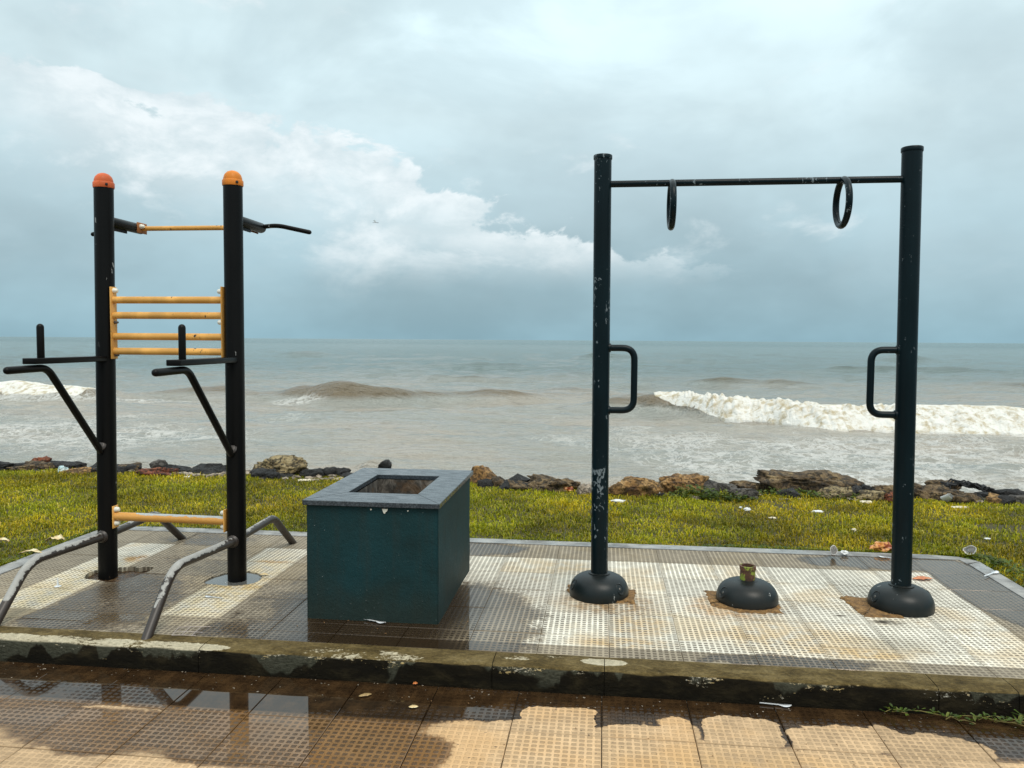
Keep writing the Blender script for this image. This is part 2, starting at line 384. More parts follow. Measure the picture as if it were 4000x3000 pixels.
facec = h.ramp(n1, [(.3, (.004, .003, .0015)), (.5, (.010, .0075, .0035)), (.65, (.028, .021, .010)), (.8, (.07, .055, .03))])
zz = h.mr(pz, -.09, -.005, 0, 1, False)
pat = h.m('ADD', h.noise(h.vm('MULTIPLY', p, (1, 1, .5)), 4.3, 4, .55, .5), h.m('MULTIPLY_ADD', zz, .20, -.09))
pat = h.m('ADD', pat, h.mr(px, -2.6, -.9, .13, .0))
facec = h.mix(h.m('MULTIPLY', h.mr(pat, .61, .65), h.mr(n3, .25, .6, .5, 1.)), facec, h.mix(n3, (.02, .02, .013), (.10, .098, .07)))
wp = h.m('ADD', h.m('MULTIPLY_ADD', zz, .15, -.075), h.m('ADD', h.m('MULTIPLY', h.mr(pat, .52, .6), .06), h.m('MULTIPLY_ADD', h.m('SUBTRACT', n3, .5), .95, h.noise(ps, 5.5, 4, .6, .2))))
facec = h.mix(h.mr(wp, .75, .81), facec, h.mix(h.mr(n1, .4, .6), (.5, .36, .15), (.58, .55, .47)))
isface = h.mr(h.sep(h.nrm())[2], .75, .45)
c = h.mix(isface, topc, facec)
b.inputs['Specular IOR Level'].default_value = .12
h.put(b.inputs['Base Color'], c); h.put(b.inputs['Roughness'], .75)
h.put(b.inputs['Normal'], h.bump(h.m('ADD', n1, h.m('MULTIPLY', n3, .7)), .9, .016))
# ground under grass
m, h, b = material('soil'); p = h.pos()
h.put(b.inputs['Base Color'], h.ramp(h.noise(p, 6., 6, .65), [(.3, (.035, .03, .012)), (.55, (.07, .062, .02)), (.75, (.11, .08, .04))])); b.inputs['Roughness'].default_value = .95
h.put(b.inputs['Normal'], h.bump(h.noise(p, 40., 5, .7), .8, .02))
m, h, b = material('muddy_soil'); p = h.pos()
n = h.noise(p, 45., 5, .7)
h.put(b.inputs['Base Color'], h.ramp(n, [(.3, (.05, .027, .01)), (.55, (.22, .115, .035)), (.75, (.36, .21, .075))])); b.inputs['Roughness'].default_value = .85
h.put(b.inputs['Normal'], h.bump(n, .9, .012))
m, h, b = material('wet_mud'); p = h.pos(); n = h.noise(p, 30., 5, .7)
h.put(b.inputs['Base Color'], h.ramp(n, [(.35, (.018, .010, .004)), (.55, (.06, .03, .010)), (.72, (.2, .11, .035))])); h.put(b.inputs['Roughness'], h.mr(n, .45, .6, .12, .6)); h.put(b.inputs['Normal'], h.bump(n, .8, .015))
material('pool_water', Base_Color=(.10, .098, .09), Roughness=.03, Specular_IOR_Level=.75)
# painted steel
def paint(name, colour, chip=(.42, .44, .44), chip_lo=.72, rough=.33, scale=26., spec=.14, brown=None):
    m, h, b = material(name); p = h.pos(); o = h.vm('ADD', p, (0, 0, 0))
    n = h.noise(h.vm('MULTIPLY', p, (1, 1, .62)), scale, 5, .62, .5); big = h.noise(h.vm('MULTIPLY', p, (1, 1, .3)), 9., 4, .55); f = h.noise(p, 150., 3, .6)
    c = h.mix(h.mr(big, .3, .7), tuple(k * .75 for k in colour), tuple(k * 1.25 for k in colour))
    if brown: c = h.mix(h.mr(h.noise(p, 5., 4, .6), .42, .62), c, brown)
    k = h.m('ADD', n, h.m('MULTIPLY_ADD', big, .9, -.45))
    ch = h.mr(k, chip_lo, chip_lo + .015)
    c = h.mix(ch, c, h.mix(f, tuple(q * .5 for q in chip), chip))
    b.inputs['Specular IOR Level'].default_value = spec
    h.put(b.inputs['Base Color'], c); h.put(b.inputs['Roughness'], h.fmix(ch, h.fmix(f, rough - .06, rough + .1), .7))
    h.put(b.inputs['Normal'], h.bump(h.m('SUBTRACT', h.m('MULTIPLY', f, .12), ch), .35, .0012))
    return m
paint('black_paint', (.0045, .0042, .004), (.34, .34, .33), .775)
paint('teal_black_paint', (.0022, .0085, .0115), (.20, .24, .26), .672, .3, 58., spec=.16)
paint('teal_black_clean', (.0022, .0085, .0115), (.18, .21, .23), .70, .3, 58., spec=.16)
paint('dome_paint', (.006, .010, .011), (.3, .31, .3), .76, .36, 40., spec=.28, brown=(.012, .013, .012))
paint('yellow_paint', (.68, .35, .085), (.035, .03, .028), .72, .42, 50., spec=.4, brown=(.58, .285, .06))
paint('cap_orange', (.62, .13, .045), (.3, .1, .05), .9, .38)
paint('cap_yellow_orange', (.66, .21, .03), (.3, .1, .05), .9, .38)
material('rust_plate', Base_Color=(.30, .11, .03), Roughness=.7)
material('white_plastic', Base_Color=(.72, .69, .60), Roughness=.4)
material('bolt_steel', Base_Color=(.12, .11, .10), Roughness=.45, Metallic=.8)
material('shade_and_screw_black', Base_Color=(.006, .006, .006), Roughness=.7)  # near-black: shade of recesses put into the colour; also the cap screws
# low bars: brown-black paint worn to pale primer on their upper side
m, h, b = material('worn_bar'); p = h.pos(); px, py, pz = h.sep(p)
n = h.noise(p, 30., 5, .65, .4); n2 = h.noise(p, 5., 4, .6); nz = h.sep(h.nrm())[2]
wv = h.m('ADD', h.m('MULTIPLY', nz, .34), h.m('ADD', h.m('MULTIPLY_ADD', n, .55, -.27), h.m('MULTIPLY_ADD', n2, .5, -.25)))
wv = h.m('MULTIPLY', wv, h.mr(pz, .05, .15)); wv = h.m('MULTIPLY', wv, h.mr(py, 3.86, 3.7, .55, 1.))
wr = h.mr(wv, .14, .18)
c = h.mix(n2, (.020, .014, .011), (.045, .032, .026)); c = h.mix(wr, c, h.mix(n, (.20, .19, .175), (.42, .41, .385)))
h.put(b.inputs['Base Color'], c); h.put(b.inputs['Roughness'], h.fmix(wr, .42, .6)); h.put(b.inputs['Normal'], h.bump(h.m('MULTIPLY', wr, -1.), .4, .0015))
m, h, b = material('worn_yellow'); p = h.pos(); nz = h.sep(h.nrm())[2]; n = h.noise(p, 28., 5, .6, .4); px = h.sep(p)[0]
wv = h.m('ADD', h.m('MULTIPLY', nz, .6), h.m('MULTIPLY_ADD', n, .5, -.25)); wv = h.m('MULTIPLY', wv, h.mr(px, -2.55, -2.42)); wr = h.mr(wv, .40, .44)
c = h.mix(n, (.55, .25, .05), (.68, .34, .08)); c = h.mix(wr, c, h.mix(n, (.30, .31, .31), (.46, .48, .48)))
h.put(b.inputs['Base Color'], c); b.inputs['Roughness'].default_value = .45
# planter
m, h, b = material('planter_paint'); p = h.pos(); n = h.noise(p, 3.2, 5, .6, .3); f = h.noise(p, 110., 4, .7); pz = h.sep(p)[2]
c = h.ramp(n, [(.25, (.009, .024, .025)), (.5, (.009, .034, .038)), (.75, (.009, .042, .049))])
st = h.noise(h.vm('MULTIPLY', p, (1, 1, .09)), 24., 5, .65)
c = h.mix(h.m('MULTIPLY', h.mr(st, .45, .7), .28), c, (.026, .032, .028))
c = h.mix(h.m('MULTIPLY', h.mr(h.m('ADD', pz, h.m('MULTIPLY_ADD', n, .3, -.15)), .26, .02), .65), c, (.022, .028, .021))
c = h.vm('SCALE', c, sc=h.fmix(f, .7, 1.3))
c = h.mix(h.mr(h.m('ADD', f, h.m('MULTIPLY', h.noise(p, 9., 3), .3)), .86, .9), c, (.3, .31, .3))
h.put(b.inputs['Base Color'], c); b.inputs['Roughness'].default_value = .62; b.inputs['Specular IOR Level'].default_value = .15
h.put(b.inputs['Normal'], h.bump(h.m('ADD', f, h.m('MULTIPLY', h.noise(p, 25., 4), 1.)), .5, .005))
m, h, b = material('granite'); p = h.pos(); f = h.noise(p, 140., 4, .75); n = h.noise(h.vm('MULTIPLY', p, (1, 3, 1)), 16., 5, .65)
c = h.ramp(f, [(.3, (.013, .017, .021)), (.5, (.038, .047, .056)), (.7, (.10, .115, .13))])
h.put(b.inputs['Base Color'], c); h.put(b.inputs['Roughness'], h.mr(n, .35, .65, .12, .38)); h.put(b.inputs['Normal'], h.bump(n, .12, .004)); b.inputs['Specular IOR Level'].default_value = .4
m, h, b = material('planter_inside'); p = h.pos(); n = h.noise(h.vm('MULTIPLY', p, (1, 1, .6)), 16., 6, .68, .5)
c = h.ramp(n, [(.3, (.012, .010, .008)), (.48, (.05, .042, .034)), (.6, (.14, .12, .1)), (.72, (.34, .31, .27))])
c = h.mix(h.m('MULTIPLY', h.mr(h.noise(p, 7., 4), .56, .66), .5), c, (.12, .06, .02))
h.put(b.inputs['Base Color'], c); b.inputs['Roughness'].default_value = .85; h.put(b.inputs['Normal'], h.bump(n, .8, .02))
# rocks
def rock_mat(name, stops, pit=(.02, .014, .008), pit_amt=.8, scale=7.):
    m, h, b = material(name); o = h.obj(); rn = h.rnd(); v = h.vm('ADD', o, h.comb(h.m('MULTIPLY', rn, 31.), 0, 0))
    n = h.noise(v, scale, 7, .68, .4); f = h.noise(v, 34., 6, .72)
    c = h.ramp(n, stops); c = h.vm('SCALE', c, sc=h.fmix(f, .62, 1.35))
    pt = h.mr(h.noise(v, 21., 5, .65, .8), .50, .60)
    c = h.mix(h.m('MULTIPLY', pt, pit_amt), c, pit)
    h.put(b.inputs['Base Color'], c); h.put(b.inputs['Roughness'], .78)
    h.put(b.inputs['Normal'], h.bump(h.m('SUBTRACT', h.m('ADD', n, h.m('MULTIPLY', f, .6)), pt), 1., .06))
rock_mat('rock_tan', [(.3, (.13, .09, .04)), (.5, (.34, .25, .12)), (.7, (.52, .42, .24))])
rock_mat('rock_brown', [(.3, (.035, .022, .010)), (.5, (.16, .10, .045)), (.7, (.36, .25, .12))])
rock_mat('rock_orange', [(.3, (.10, .04, .012)), (.5, (.36, .19, .06)), (.7, (.58, .36, .15))], pit_amt=.6)
rock_mat('rock_red', [(.3, (.07, .018, .008)), (.5, (.27, .07, .025)), (.7, (.40, .15, .06))])
rock_mat('rock_black', [(.3, (.006, .006, .006)), (.5, (.020, .019, .019)), (.7, (.055, .05, .048))], pit_amt=.4)
rock_mat('rock_grey', [(.3, (.045, .04, .037)), (.5, (.12, .105, .09)), (.7, (.23, .205, .175))])
rock_mat('rock_pale', [(.3, (.22, .16, .11)), (.5, (.46, .37, .28)), (.7, (.66, .57, .46))], pit_amt=.4)
# vegetation
def leafy(name, sub=.0, rough=.55):
    m, h, b = material(name); c = h.attr('tint'); h.put(b.inputs['Base Color'], c); b.inputs['Roughness'].default_value = rough; b.inputs['Specular IOR Level'].default_value = .3
    b.inputs['Subsurface Weight'].default_value = 0
    tr = h.new('ShaderNodeBsdfTranslucent'); h.put(tr.inputs['Color'], h.vm('MULTIPLY', c, (1.3, 1.25, .6)))
    ms = h.new('ShaderNodeMixShader'); ms.inputs[0].default_value = .3
    out = m.node_tree.nodes['Material Output']; h.l.new(b.outputs[0], ms.inputs[1]); h.l.new(tr.outputs[0], ms.inputs[2]); h.l.new(ms.outputs[0], out.inputs[0])
leafy('grass_blades'); leafy('weed_leaves', rough=.42)
material('stem', Base_Color=(.17, .13, .03), Roughness=.6)
# litter
def crumple(name, colour, alt=None, rough=.5, lo=.55):
    m, h, b = material(name); o = h.obj(); n = h.noise(o, 28., 4, .6)
    c = h.mix(h.mr(n, lo, lo + .06), colour, alt) if alt else h.mix(n, tuple(k * .8 for k in colour), colour)
    h.put(b.inputs['Base Color'], c); b.inputs['Roughness'].default_value = rough
crumple('spoon_plastic', (.80, .82, .84), rough=.3); crumple('cup_paper', (.78, .75, .72), (.55, .10, .05), .5, .60); crumple('cup_white', (.76, .76, .75)); crumple('wrapper_orange', (.62, .27, .07), (.26, .055, .015), .35, .48)
crumple('plastic_orange', (.60, .20, .06), (.45, .14, .05), .45); crumple('leaf_dry', (.62, .45, .22), (.75, .66, .42), .6); crumple('leaf_brown2', (.36, .24, .1), (.22, .13, .05)); crumple('leaf_brown', (.2, .1, .035), (.09, .04, .015)); crumple('bag_blue', (.35, .48, .5), (.62, .7, .7), .4, .5); crumple('paper_cream', (.72, .64, .48)); crumple('driftwood', (.3, .22, .14), (.45, .36, .25), .8)
material('wire', Base_Color=(.45, .38, .36), Roughness=.5); material('net_black', Base_Color=(.012, .011, .012), Roughness=.7)
material('insect_body', Base_Color=(.03, .02, .012), Roughness=.4); material('insect_wing', Base_Color=(.35, .36, .34), Roughness=.2, Alpha=.55)

# ================================================================== SETTING
# ------------------------------------------------------------------ sea
SEA = -1.3
def lerp_tab(x, tab):
    xs, ys = map(np.array, zip(*tab)); i = np.clip(np.searchsorted(xs, x) - 1, 0, len(xs) - 2); t = np.clip((x - xs[i]) / (xs[i + 1] - xs[i]), 0, 1); t = t * t * (3 - 2 * t) if len(xs) > 5 else t
    return ys[i] * (1 - t) + ys[i + 1] * t
WAVES = [  # crest line, height along it, front width, back width
    dict(y=[(-40, 28.5), (1, 30.6), (2.2, 30.1), (4.6, 27.4), (7, 25.6), (12, 25.2), (40, 24)], a=[(-60, 0), (-3.5, .0), (-1.2, .12), (.8, .42), (2.2, .66), (4.6, .62), (7, .58), (30, .6), (60, .3)], f=.75, b=2.6),
    dict(y=[(-40, 33), (-14, 32.8), (-10, 32.0), (-6, 33.6), (0, 35.5), (20, 38)], a=[(-20, 0), (-16.5, .16), (-14.3, .24), (-12.6, .60), (-10.8, .82), (-9, .66), (-7.4, .38), (-6, .30), (-4.6, .40), (-3, .30), (-1, .24), (2, .14), (6, 0)], f=1.0, b=2.4),
    dict(y=[(-60, 30.8), (-22, 31.3), (-18, 34), (-12, 37)], a=[(-60, .5), (-24, .58), (-22.3, .5), (-20.5, .24), (-18, .36), (-16, .40), (-14, .22), (-12.3, .14), (-10.5, .0)], f=1.1, b=3.),
    dict(y=[(-60, 50), (0, 52), (8, 48), (60, 47)], a=[(-60, 0), (-24, .0), (-20, .2), (-16, 0), (2.5, .0), (6.2, .42), (9.8, .3), (13.2, 0), (17, 0), (24, .32), (31, .1), (60, 0)], f=1.3, b=3.),
    dict(y=[(-80, 78), (0, 74), (80, 70)], a=[(-80, 0), (-22, .0), (-13, .3), (-6, 0.05), (4, .28), (12, 0), (15, .1), (22, .5), (30, .36), (40, 0), (80, 0)], f=1.7, b=4.),
    dict(y=[(-120, 120), (0, 112), (120, 118)], a=[(-120, 0), (-50, 0), (-44, .7), (-36, .0), (-6, 0), (0, .8), (8, 0), (34, 0), (42, .8), (50, 0), (120, 0)], f=2.2, b=6.),
    dict(y=[(-6, 15.9), (-4.6, 15.4), (-3, 15.2), (0, 15.2)], a=[(-6.4, 0), (-5.1, .05), (-4.55, .22), (-4.1, .07), (-3.2, .04), (-1.5, 0)], f=.35, b=.9),
]
def sea_z(X, Y):
    amp = np.clip((Y - 10) / 40, .25, 1.)
    z = .04 * amp * np.sin(.42 * Y + .05 * X + 6 * fbm(X * .05, Y * .05, 3, 4)) + .36 * amp * (fbm(X * .15, Y * .34, 4, 1) - .5) * 2 + .17 * (fbm(X * .42, Y * 1.0, 4, 2) - .5) * 2
    wf = 0 * X
    for q in WAVES:
        yc = lerp_tab(X, q['y']) + .5 * (fbm(X * .35, X * 0 + 3, 3, 6) - .5); a = lerp_tab(X, q['a']) * (.85 + .3 * fbm(X * .5, X * 0, 3, 5))
        t = Y - yc; g = np.where(t < 0, np.exp(-(t / q['f']) ** 2), np.exp(-(t / q['b']) ** 2))
        z = z + a * g - .12 * a * np.exp(-((t + 2.2 * q['f']) / q['f']) ** 2)
    return SEA + z
NU, NV = 700, 480
ang = np.tan(np.linspace(-1.05, 1.0, NU)); inv = np.linspace(1 / 9.0, 1 / 2600., NV - 40); Yr = np.concatenate([1 / inv, np.geomspace(2700, 9000, 40)])
A, Yg = np.meshgrid(ang, Yr, indexing='ij'); Xg = A * Yg
Zg = np.where(Yg < 700, sea_z(Xg, Yg), SEA + .0 * Xg)
blend = np.clip((Yg - 300) / 400, 0, 1); Zg = Zg * (1 - blend) + SEA * blend
foam = np.zeros_like(Xg)
near = np.clip((22 - Yg) / 9, 0, 1); right = np.clip((Xg - (Yg - 17) * -.3 + 1.5) / 4.5, 0, 1)
foam += right * np.clip((24.5 - Yg) / 4, 0, 1) * np.clip((Yg - 9) / 3, .7, 1) * .40
left = np.clip((-6.5 - Xg) / 5, 0, 1); foam += left * np.clip((27 - Yg) / 7, 0, 1) * np.clip((Yg - 13.5) / 4, 0, 1) * .34
foam += .20 * np.clip((46 - Yg) / 16, 0, 1)
foam += .45 * np.exp(-((Xg - 9) / 6.5) ** 2 - ((Yg - 29.0) / 1.8) ** 2)
foam += .85 * np.exp(-((Xg + 25.5) / 3.2) ** 4 - ((Yg - 30.6) / .9) ** 2) + .6 * np.exp(-((Xg + 20) / 5.) ** 2 - ((Yg - 30.2) / .8) ** 2) + .6 * np.exp(-((Xg + 12.4) / 1.4) ** 2 - ((Yg - 30.9) / .5) ** 2)
me = grid_mesh('sea', np.stack([Xg, Yg, Zg], -1).reshape(-1, 3), NU, NV)
vert_color(me, 'foam', np.repeat(np.clip(foam, 0, 1).reshape(-1, 1), 3, 1))
m, h, b = material('sea_water'); p = h.pos(); px, py, pz = h.sep(p)
fo = h.sep(h.attr('foam'))[0]
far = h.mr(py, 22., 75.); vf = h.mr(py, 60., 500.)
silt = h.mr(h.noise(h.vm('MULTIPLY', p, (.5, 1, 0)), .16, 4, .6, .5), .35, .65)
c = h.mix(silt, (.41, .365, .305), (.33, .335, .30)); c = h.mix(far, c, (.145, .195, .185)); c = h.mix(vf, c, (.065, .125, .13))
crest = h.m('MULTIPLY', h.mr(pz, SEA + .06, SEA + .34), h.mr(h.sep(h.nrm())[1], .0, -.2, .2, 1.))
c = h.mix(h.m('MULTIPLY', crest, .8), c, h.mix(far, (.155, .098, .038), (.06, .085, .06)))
q1 = h.vm('MULTIPLY', p, (1, .8, 0)); wp_ = h.noise(q1, .9, 3, .5, .0, out='Color'); q2 = h.vm('ADD', q1, h.vm('SCALE', wp_, sc=1.1))
l1 = h.m('ABSOLUTE', h.m('SUBTRACT', h.noise(q2, 1.1, 6, .62), .5)); l2 = h.m('ABSOLUTE', h.m('SUBTRACT', h.noise(q2, 3.1, 5, .6), .5))
lace = h.m('MAXIMUM', h.mr(l1, .045, .0), h.m('MULTIPLY', h.mr(l2, .05, .0), .85))
patch = h.noise(q1, .42, 5, .65)
k = h.m('ADD', fo, h.m('MULTIPLY_ADD', patch, 1.1, -.62))
fm = h.m('MULTIPLY', lace, h.mr(k, .18, .6)); fm = h.m('MAXIMUM', fm, h.m('MULTIPLY', h.mr(h.m('ADD', k, h.m('MULTIPLY_ADD', h.noise(q2, 4., 5, .65), .6, -.3)), .78, 1.0), .8))
c = h.mix(h.m('MULTIPLY', fm, .85), c, (.70, .69, .66))
chop = h.m('ADD', h.noise(h.vm('MULTIPLY', p, (.5, 1.3, 1)), 2.0, 6, .65), h.m('MULTIPLY', h.noise(h.vm('MULTIPLY', p, (.25, .7, 1)), .8, 5, .6), 2.2))
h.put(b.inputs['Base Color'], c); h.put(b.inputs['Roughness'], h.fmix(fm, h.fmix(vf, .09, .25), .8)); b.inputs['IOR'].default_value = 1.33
h.put(b.inputs['Normal'], h.bump(chop, h.mr(py, 20., 400., 1., .7), .5))
tag(link('sea', me, mat='sea_water'), 'silty grey green sea with rolling waves reaching the horizon', 'sea', kind='structure')
# white water of the breaking waves
m, h, b = material('white_water'); p = h.pos(); n = h.noise(p, 3.4, 6, .68, .3); n2 = h.noise(p, 9., 5, .7)
c = h.mix(h.mr(n, .34, .56), (.50, .42, .28), (.80, .78, .73)); c = h.mix(h.mr(n2, .25, .45), h.vm('MULTIPLY', c, (.9, .87, .8)), c)
h.put(b.inputs['Base Color'], c); b.inputs['Roughness'].default_value = .9; b.inputs['Specular IOR Level'].default_value = .1
h.put(b.inputs['Normal'], h.bump(h.m('ADD', n, n2), .8, .12))
def breaker(name, wv, x0, x1, nx, nt, run, top, label, hs=1.):
    xs = np.linspace(x0, x1, nx); t = np.linspace(0, 1, nt); Xf, T = np.meshgrid(xs, t, indexing='ij')
    yc = lerp_tab(Xf, wv['y']) + .5 * (fbm(Xf * .35, Xf * 0 + 3, 3, 6) - .5); a = lerp_tab(Xf, wv['a']) * hs
    ends = np.clip((Xf - x0) / 1.3, 0, 1) ** .7 * np.clip((x1 - Xf) / 1.5, 0, 1) ** .7
    edge_n = fbm(Xf * 1.1, Xf * 0 + 7.7, 5, 9)
    grow = np.clip((Xf - x0) / 4.5, 0, 1)
    runl = run * (.12 + .88 * grow ** .8) * (.55 + .9 * edge_n)
    prof = np.cos(np.clip(T, 0, 1) * math.pi / 2) ** .8
    back = np.exp(-((T - .14) / .10) ** 2)
    Yf = yc + .55 - (runl + .55) * T
    z = SEA + a * 1.03 * prof * np.clip(T / .12, 0, 1) ** .5
    z0 = sea_z(Xf, Yf)
    lum = (fbm(Xf * 2.2, Yf * 2.2 + T * 2, 4, 12) - .45) * .30 + (np.abs(fbm(Xf * 4.2, Yf * 4 + T * 4, 4, 13) - .5)) * .36
    z = z0 + (z - z0) * ends; zz = np.maximum(z0 + .015, z + lum * ends * np.sin(np.clip(T * 1.1 + .05, 0, 1) * math.pi) ** .5 * (.5 + .5 * ends) * 1.2)
    zz = np.where(ends < .02, z0 - .03, zz); edge = (T < .02) | (T > .985)
    zz = np.where(edge, z0 - .06, zz)
    o = link(name, grid_mesh(name, np.stack([Xf, Yf, zz], -1).reshape(-1, 3), nx, nt), mat='white_water')
    return tag(o, label, 'wave foam', kind='stuff')
breaker('wave_foam', WAVES[0], 1.9, 34., 1000, 60, 1.75, .6, 'long band of creamy white breaking surf behind the ring frame')
breaker('wave_foam', WAVES[2], -44., -21.6, 420, 30, 1.1, .4, 'short white breaking surf at the far left of the sea', .8)
fw_ = dict(y=[(400, 1210), (700, 1150)], a=[(380, 0), (430, 2.2), (520, 3.2), (760, 2.6)])
V = []; T = []
for k, (x0, x1, Y, hh) in enumerate([(565, 640, 900, 1.6), (652, 720, 905, 1.2), (470, 520, 905, .8)]):
    xs = np.linspace(x0, x1, 60); o0 = len(V)
    for i, x in enumerate(xs):
        e = math.sin(math.pi * i / 59) ** .5 * hh * (.5 + float(fbm(np.array([x * .2]), np.array([k * 5.]), 3)[0]))
        V += [(x, Y - 3, SEA - .3), (x, Y, SEA + e), (x, Y + 4, SEA - .3)]
    for i in range(59):
        a_ = o0 + i * 3
        for u in (0, 1): T += [(a_ + u, a_ + u + 1, a_ + u + 4), (a_ + u, a_ + u + 4, a_ + u + 3)]
tag(link('wave_foam', tri_mesh('far_foam', V, T), mat='white_water'), 'thin white breaker line on the far horizon at the right', 'wave foam', kind='stuff')

# ------------------------------------------------------------------ lawn ground with the slope to the water
def shore_y(X): return lerp_tab(X, [(-30, 7.3), (-6, 7.15), (-3, 7.25), (-.9, 7.05), (.5, 6.85), (2, 6.95), (3.4, 6.95), (30, 7.2)])
def ground_z(X, Y):
    s = np.clip(Y - shore_y(X), 0, None)
    und = .035 * (fbm(X * .9, Y * .9, 3, 21) - .5) * np.clip((np.abs(X + .55) - 2.9) / .5 + np.clip((Y - 5.05) / .5, 0, 1), 0, 1)
    return -.035 + und - np.where(s < .5, .18 * s * s * 2, .09 + (s - .5) * .42) + 0 * X
xs = np.concatenate([np.linspace(-120, -9, 20), np.linspace(-8.5, 7, 140), np.linspace(8, 120, 20)]); ys = np.concatenate([np.linspace(3.2, 9.5, 90), np.linspace(10, 30, 12)])
Xg, Yg = np.meshgrid(xs, ys, indexing='ij'); Zg = ground_z(Xg, Yg)
inside = (Xg > -3.3) & (Xg < 2.18) & (Yg < 4.98); Zg = np.where(inside, -.12, Zg)
tag(link('ground', grid_mesh('ground', np.stack([Xg, Yg, Zg], -1).reshape(-1, 3), len(xs), len(ys)), mat='soil'), 'soil of the lawn sloping down to the sea', 'ground', kind='structure')

# ------------------------------------------------------------------ platform with tiles
plat = empty('platform'); tag(plat, 'raised tiled exercise platform with white and dark chequered tiles', 'platform', kind='structure')
XJ = [.04 + .2955 * n for n in range(-11, 8)]
RIM_OUT = [(-3.32, 3.03), (-3.32, 4.86), (-3.2, 4.96), (-3.0, 4.995), (1.95, 4.975), (2.12, 4.945), (2.2, 4.87), (2.2, 3.03)]
link('base', prism([(-3.315, 3.05), (-3.315, 4.85), (-3.0, 4.985), (1.95, 4.965), (2.195, 4.86), (2.195, 3.05)], -.3, -.03), plat, mat='bedding')
# rim: four concrete strips
def strip(poly, z1, name): return link(name, prism(poly, -.25, z1), plat, mat='rim_concrete')
strip([(-3.32, 3.17), (-3.215, 3.17), (-3.215, 4.80), (-3.32, 4.86)], .002, 'concrete_rim')
strip([(-3.32, 4.862), (-3.215, 4.802), (-3.2, 4.885), (2.10, 4.885), (2.105, 4.80), (2.2, 4.86), (2.12, 4.945), (1.95, 4.975), (-3.0, 4.995), (-3.2, 4.96)], .0035, 'concrete_rim')
strip([(2.113, 3.17), (2.2, 3.17), (2.2, 4.858), (2.113, 4.79)], .002, 'concrete_rim')
GAP = .0009
_tm = {}
def tile_mesh(w_, d_, size, thick=.024, bev=.0018):
    k = (round(w_, 4), round(d_, 4), thick)
    if k not in _tm: _tm[k] = (w_, d_, thick, bev)
    bm = bmesh.new(); bmesh.ops.create_cube(bm, size=1)
    for v in bm.verts: v.co = Vector((v.co.x * w_, v.co.y * d_, v.co.z * thick - thick / 2))
    bmesh.ops.bevel(bm, geom=[e for e in bm.edges if all(v.co.z > -1e-6 for v in e.verts)], offset=bev, segments=1, affect='EDGES')
    return from_bm(bm, 'tile')
rows = [(3.166, 3.272), (3.272, 3.392), (3.392, 3.69), (3.69, 3.99), (3.99, 4.29), (4.29, 4.59), (4.59, 4.885)]
white_cols = {-10: 1, -7: 1}
for n in range(-4, 6): white_cols[n] = 1
meshes = {}
hole_tiles = []
for ri, (y0, y1) in enumerate(rows):
    for ci, n in enumerate(range(-11, 7)):
        x0, x1 = XJ[ci], XJ[ci + 1]
        wcol = n in white_cols
        if ri in (0, 6) or not wcol: mt = 'tile_dark'
        else: mt = 'tile_white'
        if ri == 1 and n <= -5: mt = 'tile_tan' if n in (-10, -9, -8) else 'tile_dark'
        key = (ri if ri in (0, 1, 6) else 2, mt)
        yy0, yy1 = y0 + GAP, y1 - GAP
        if key not in meshes:
            me = tile_mesh(x1 - x0 - 2 * GAP, yy1 - yy0, PITCH_T); me.materials.append(MATS[mt]); meshes[key] = me
        o = link('tile', meshes[key], plat, ((x0 + x1) / 2, (y0 + y1) / 2, random.uniform(-.0012, .0012)))
        o.rotation_euler = (random.gauss(0, .0012), random.gauss(0, .0012), 0)
        if ri in (2, 3, 4) and n in (-10, -9, -8, -7): hole_tiles.append(o)
# broken-out holes round the two posts of the bar station
def cut(objs, poly):
    c = link('cutter', prism(poly, -.2, .2))
    bpy.context.view_layer.update()
    px0, px1 = min(p[0] for p in poly), max(p[0] for p in poly); py0, py1 = min(p[1] for p in poly), max(p[1] for p in poly)
    for o in objs:
        x, y = o.location.x, o.location.y
        if x + .16 < px0 or x - .16 > px1 or y + .16 < py0 or y - .16 > py1: continue
        md = o.modifiers.new('cut', 'BOOLEAN'); md.operation = 'DIFFERENCE'; md.object = c; md.solver = 'EXACT'
        dg = bpy.context.evaluated_depsgraph_get(); me = bpy.data.meshes.new_from_object(o.evaluated_get(dg)); o.modifiers.clear()
        if len(me.polygons): o.data = me
    bpy.data.objects.remove(c)
HOLE_L = [(-2.745, 3.90), (-2.72, 3.86), (-2.66, 3.845), (-2.615, 3.84), (-2.575, 3.825), (-2.52, 3.82), (-2.50, 3.845), (-2.49, 3.89), (-2.475, 3.96), (-2.455, 4.03), (-2.47, 4.10), (-2.52, 4.11), (-2.555, 4.075), (-2.585, 4.10), (-2.63, 4.085), (-2.69, 4.06), (-2.745, 4.02), (-2.77, 3.97)]
HOLE_R = [(-2.06, 3.875), (-2.04, 3.86), (-1.98, 3.855), (-1.94, 3.842), (-1.88, 3.845), (-1.84, 3.865), (-1.80, 3.90), (-1.79, 3.96), (-1.81, 4.03), (-1.86, 4.08), (-1.93, 4.105), (-1.99, 4.095), (-2.03, 4.05), (-2.065, 3.98), (-2.075, 3.92)]
bpy.context.view_layer.update()
cut(hole_tiles, HOLE_L); cut(hole_tiles, HOLE_R)
gx, gy = np.meshgrid(np.linspace(-2.80, -2.42, 40), np.linspace(3.78, 4.14, 40), indexing='ij')
link('mud_bed', grid_mesh('mud_bed', np.stack([gx, gy, -.021 + .018 * (fbm(gx * 22, gy * 22, 4, 3) - .5)], -1).reshape(-1, 3), 40, 40), plat, mat='wet_mud')
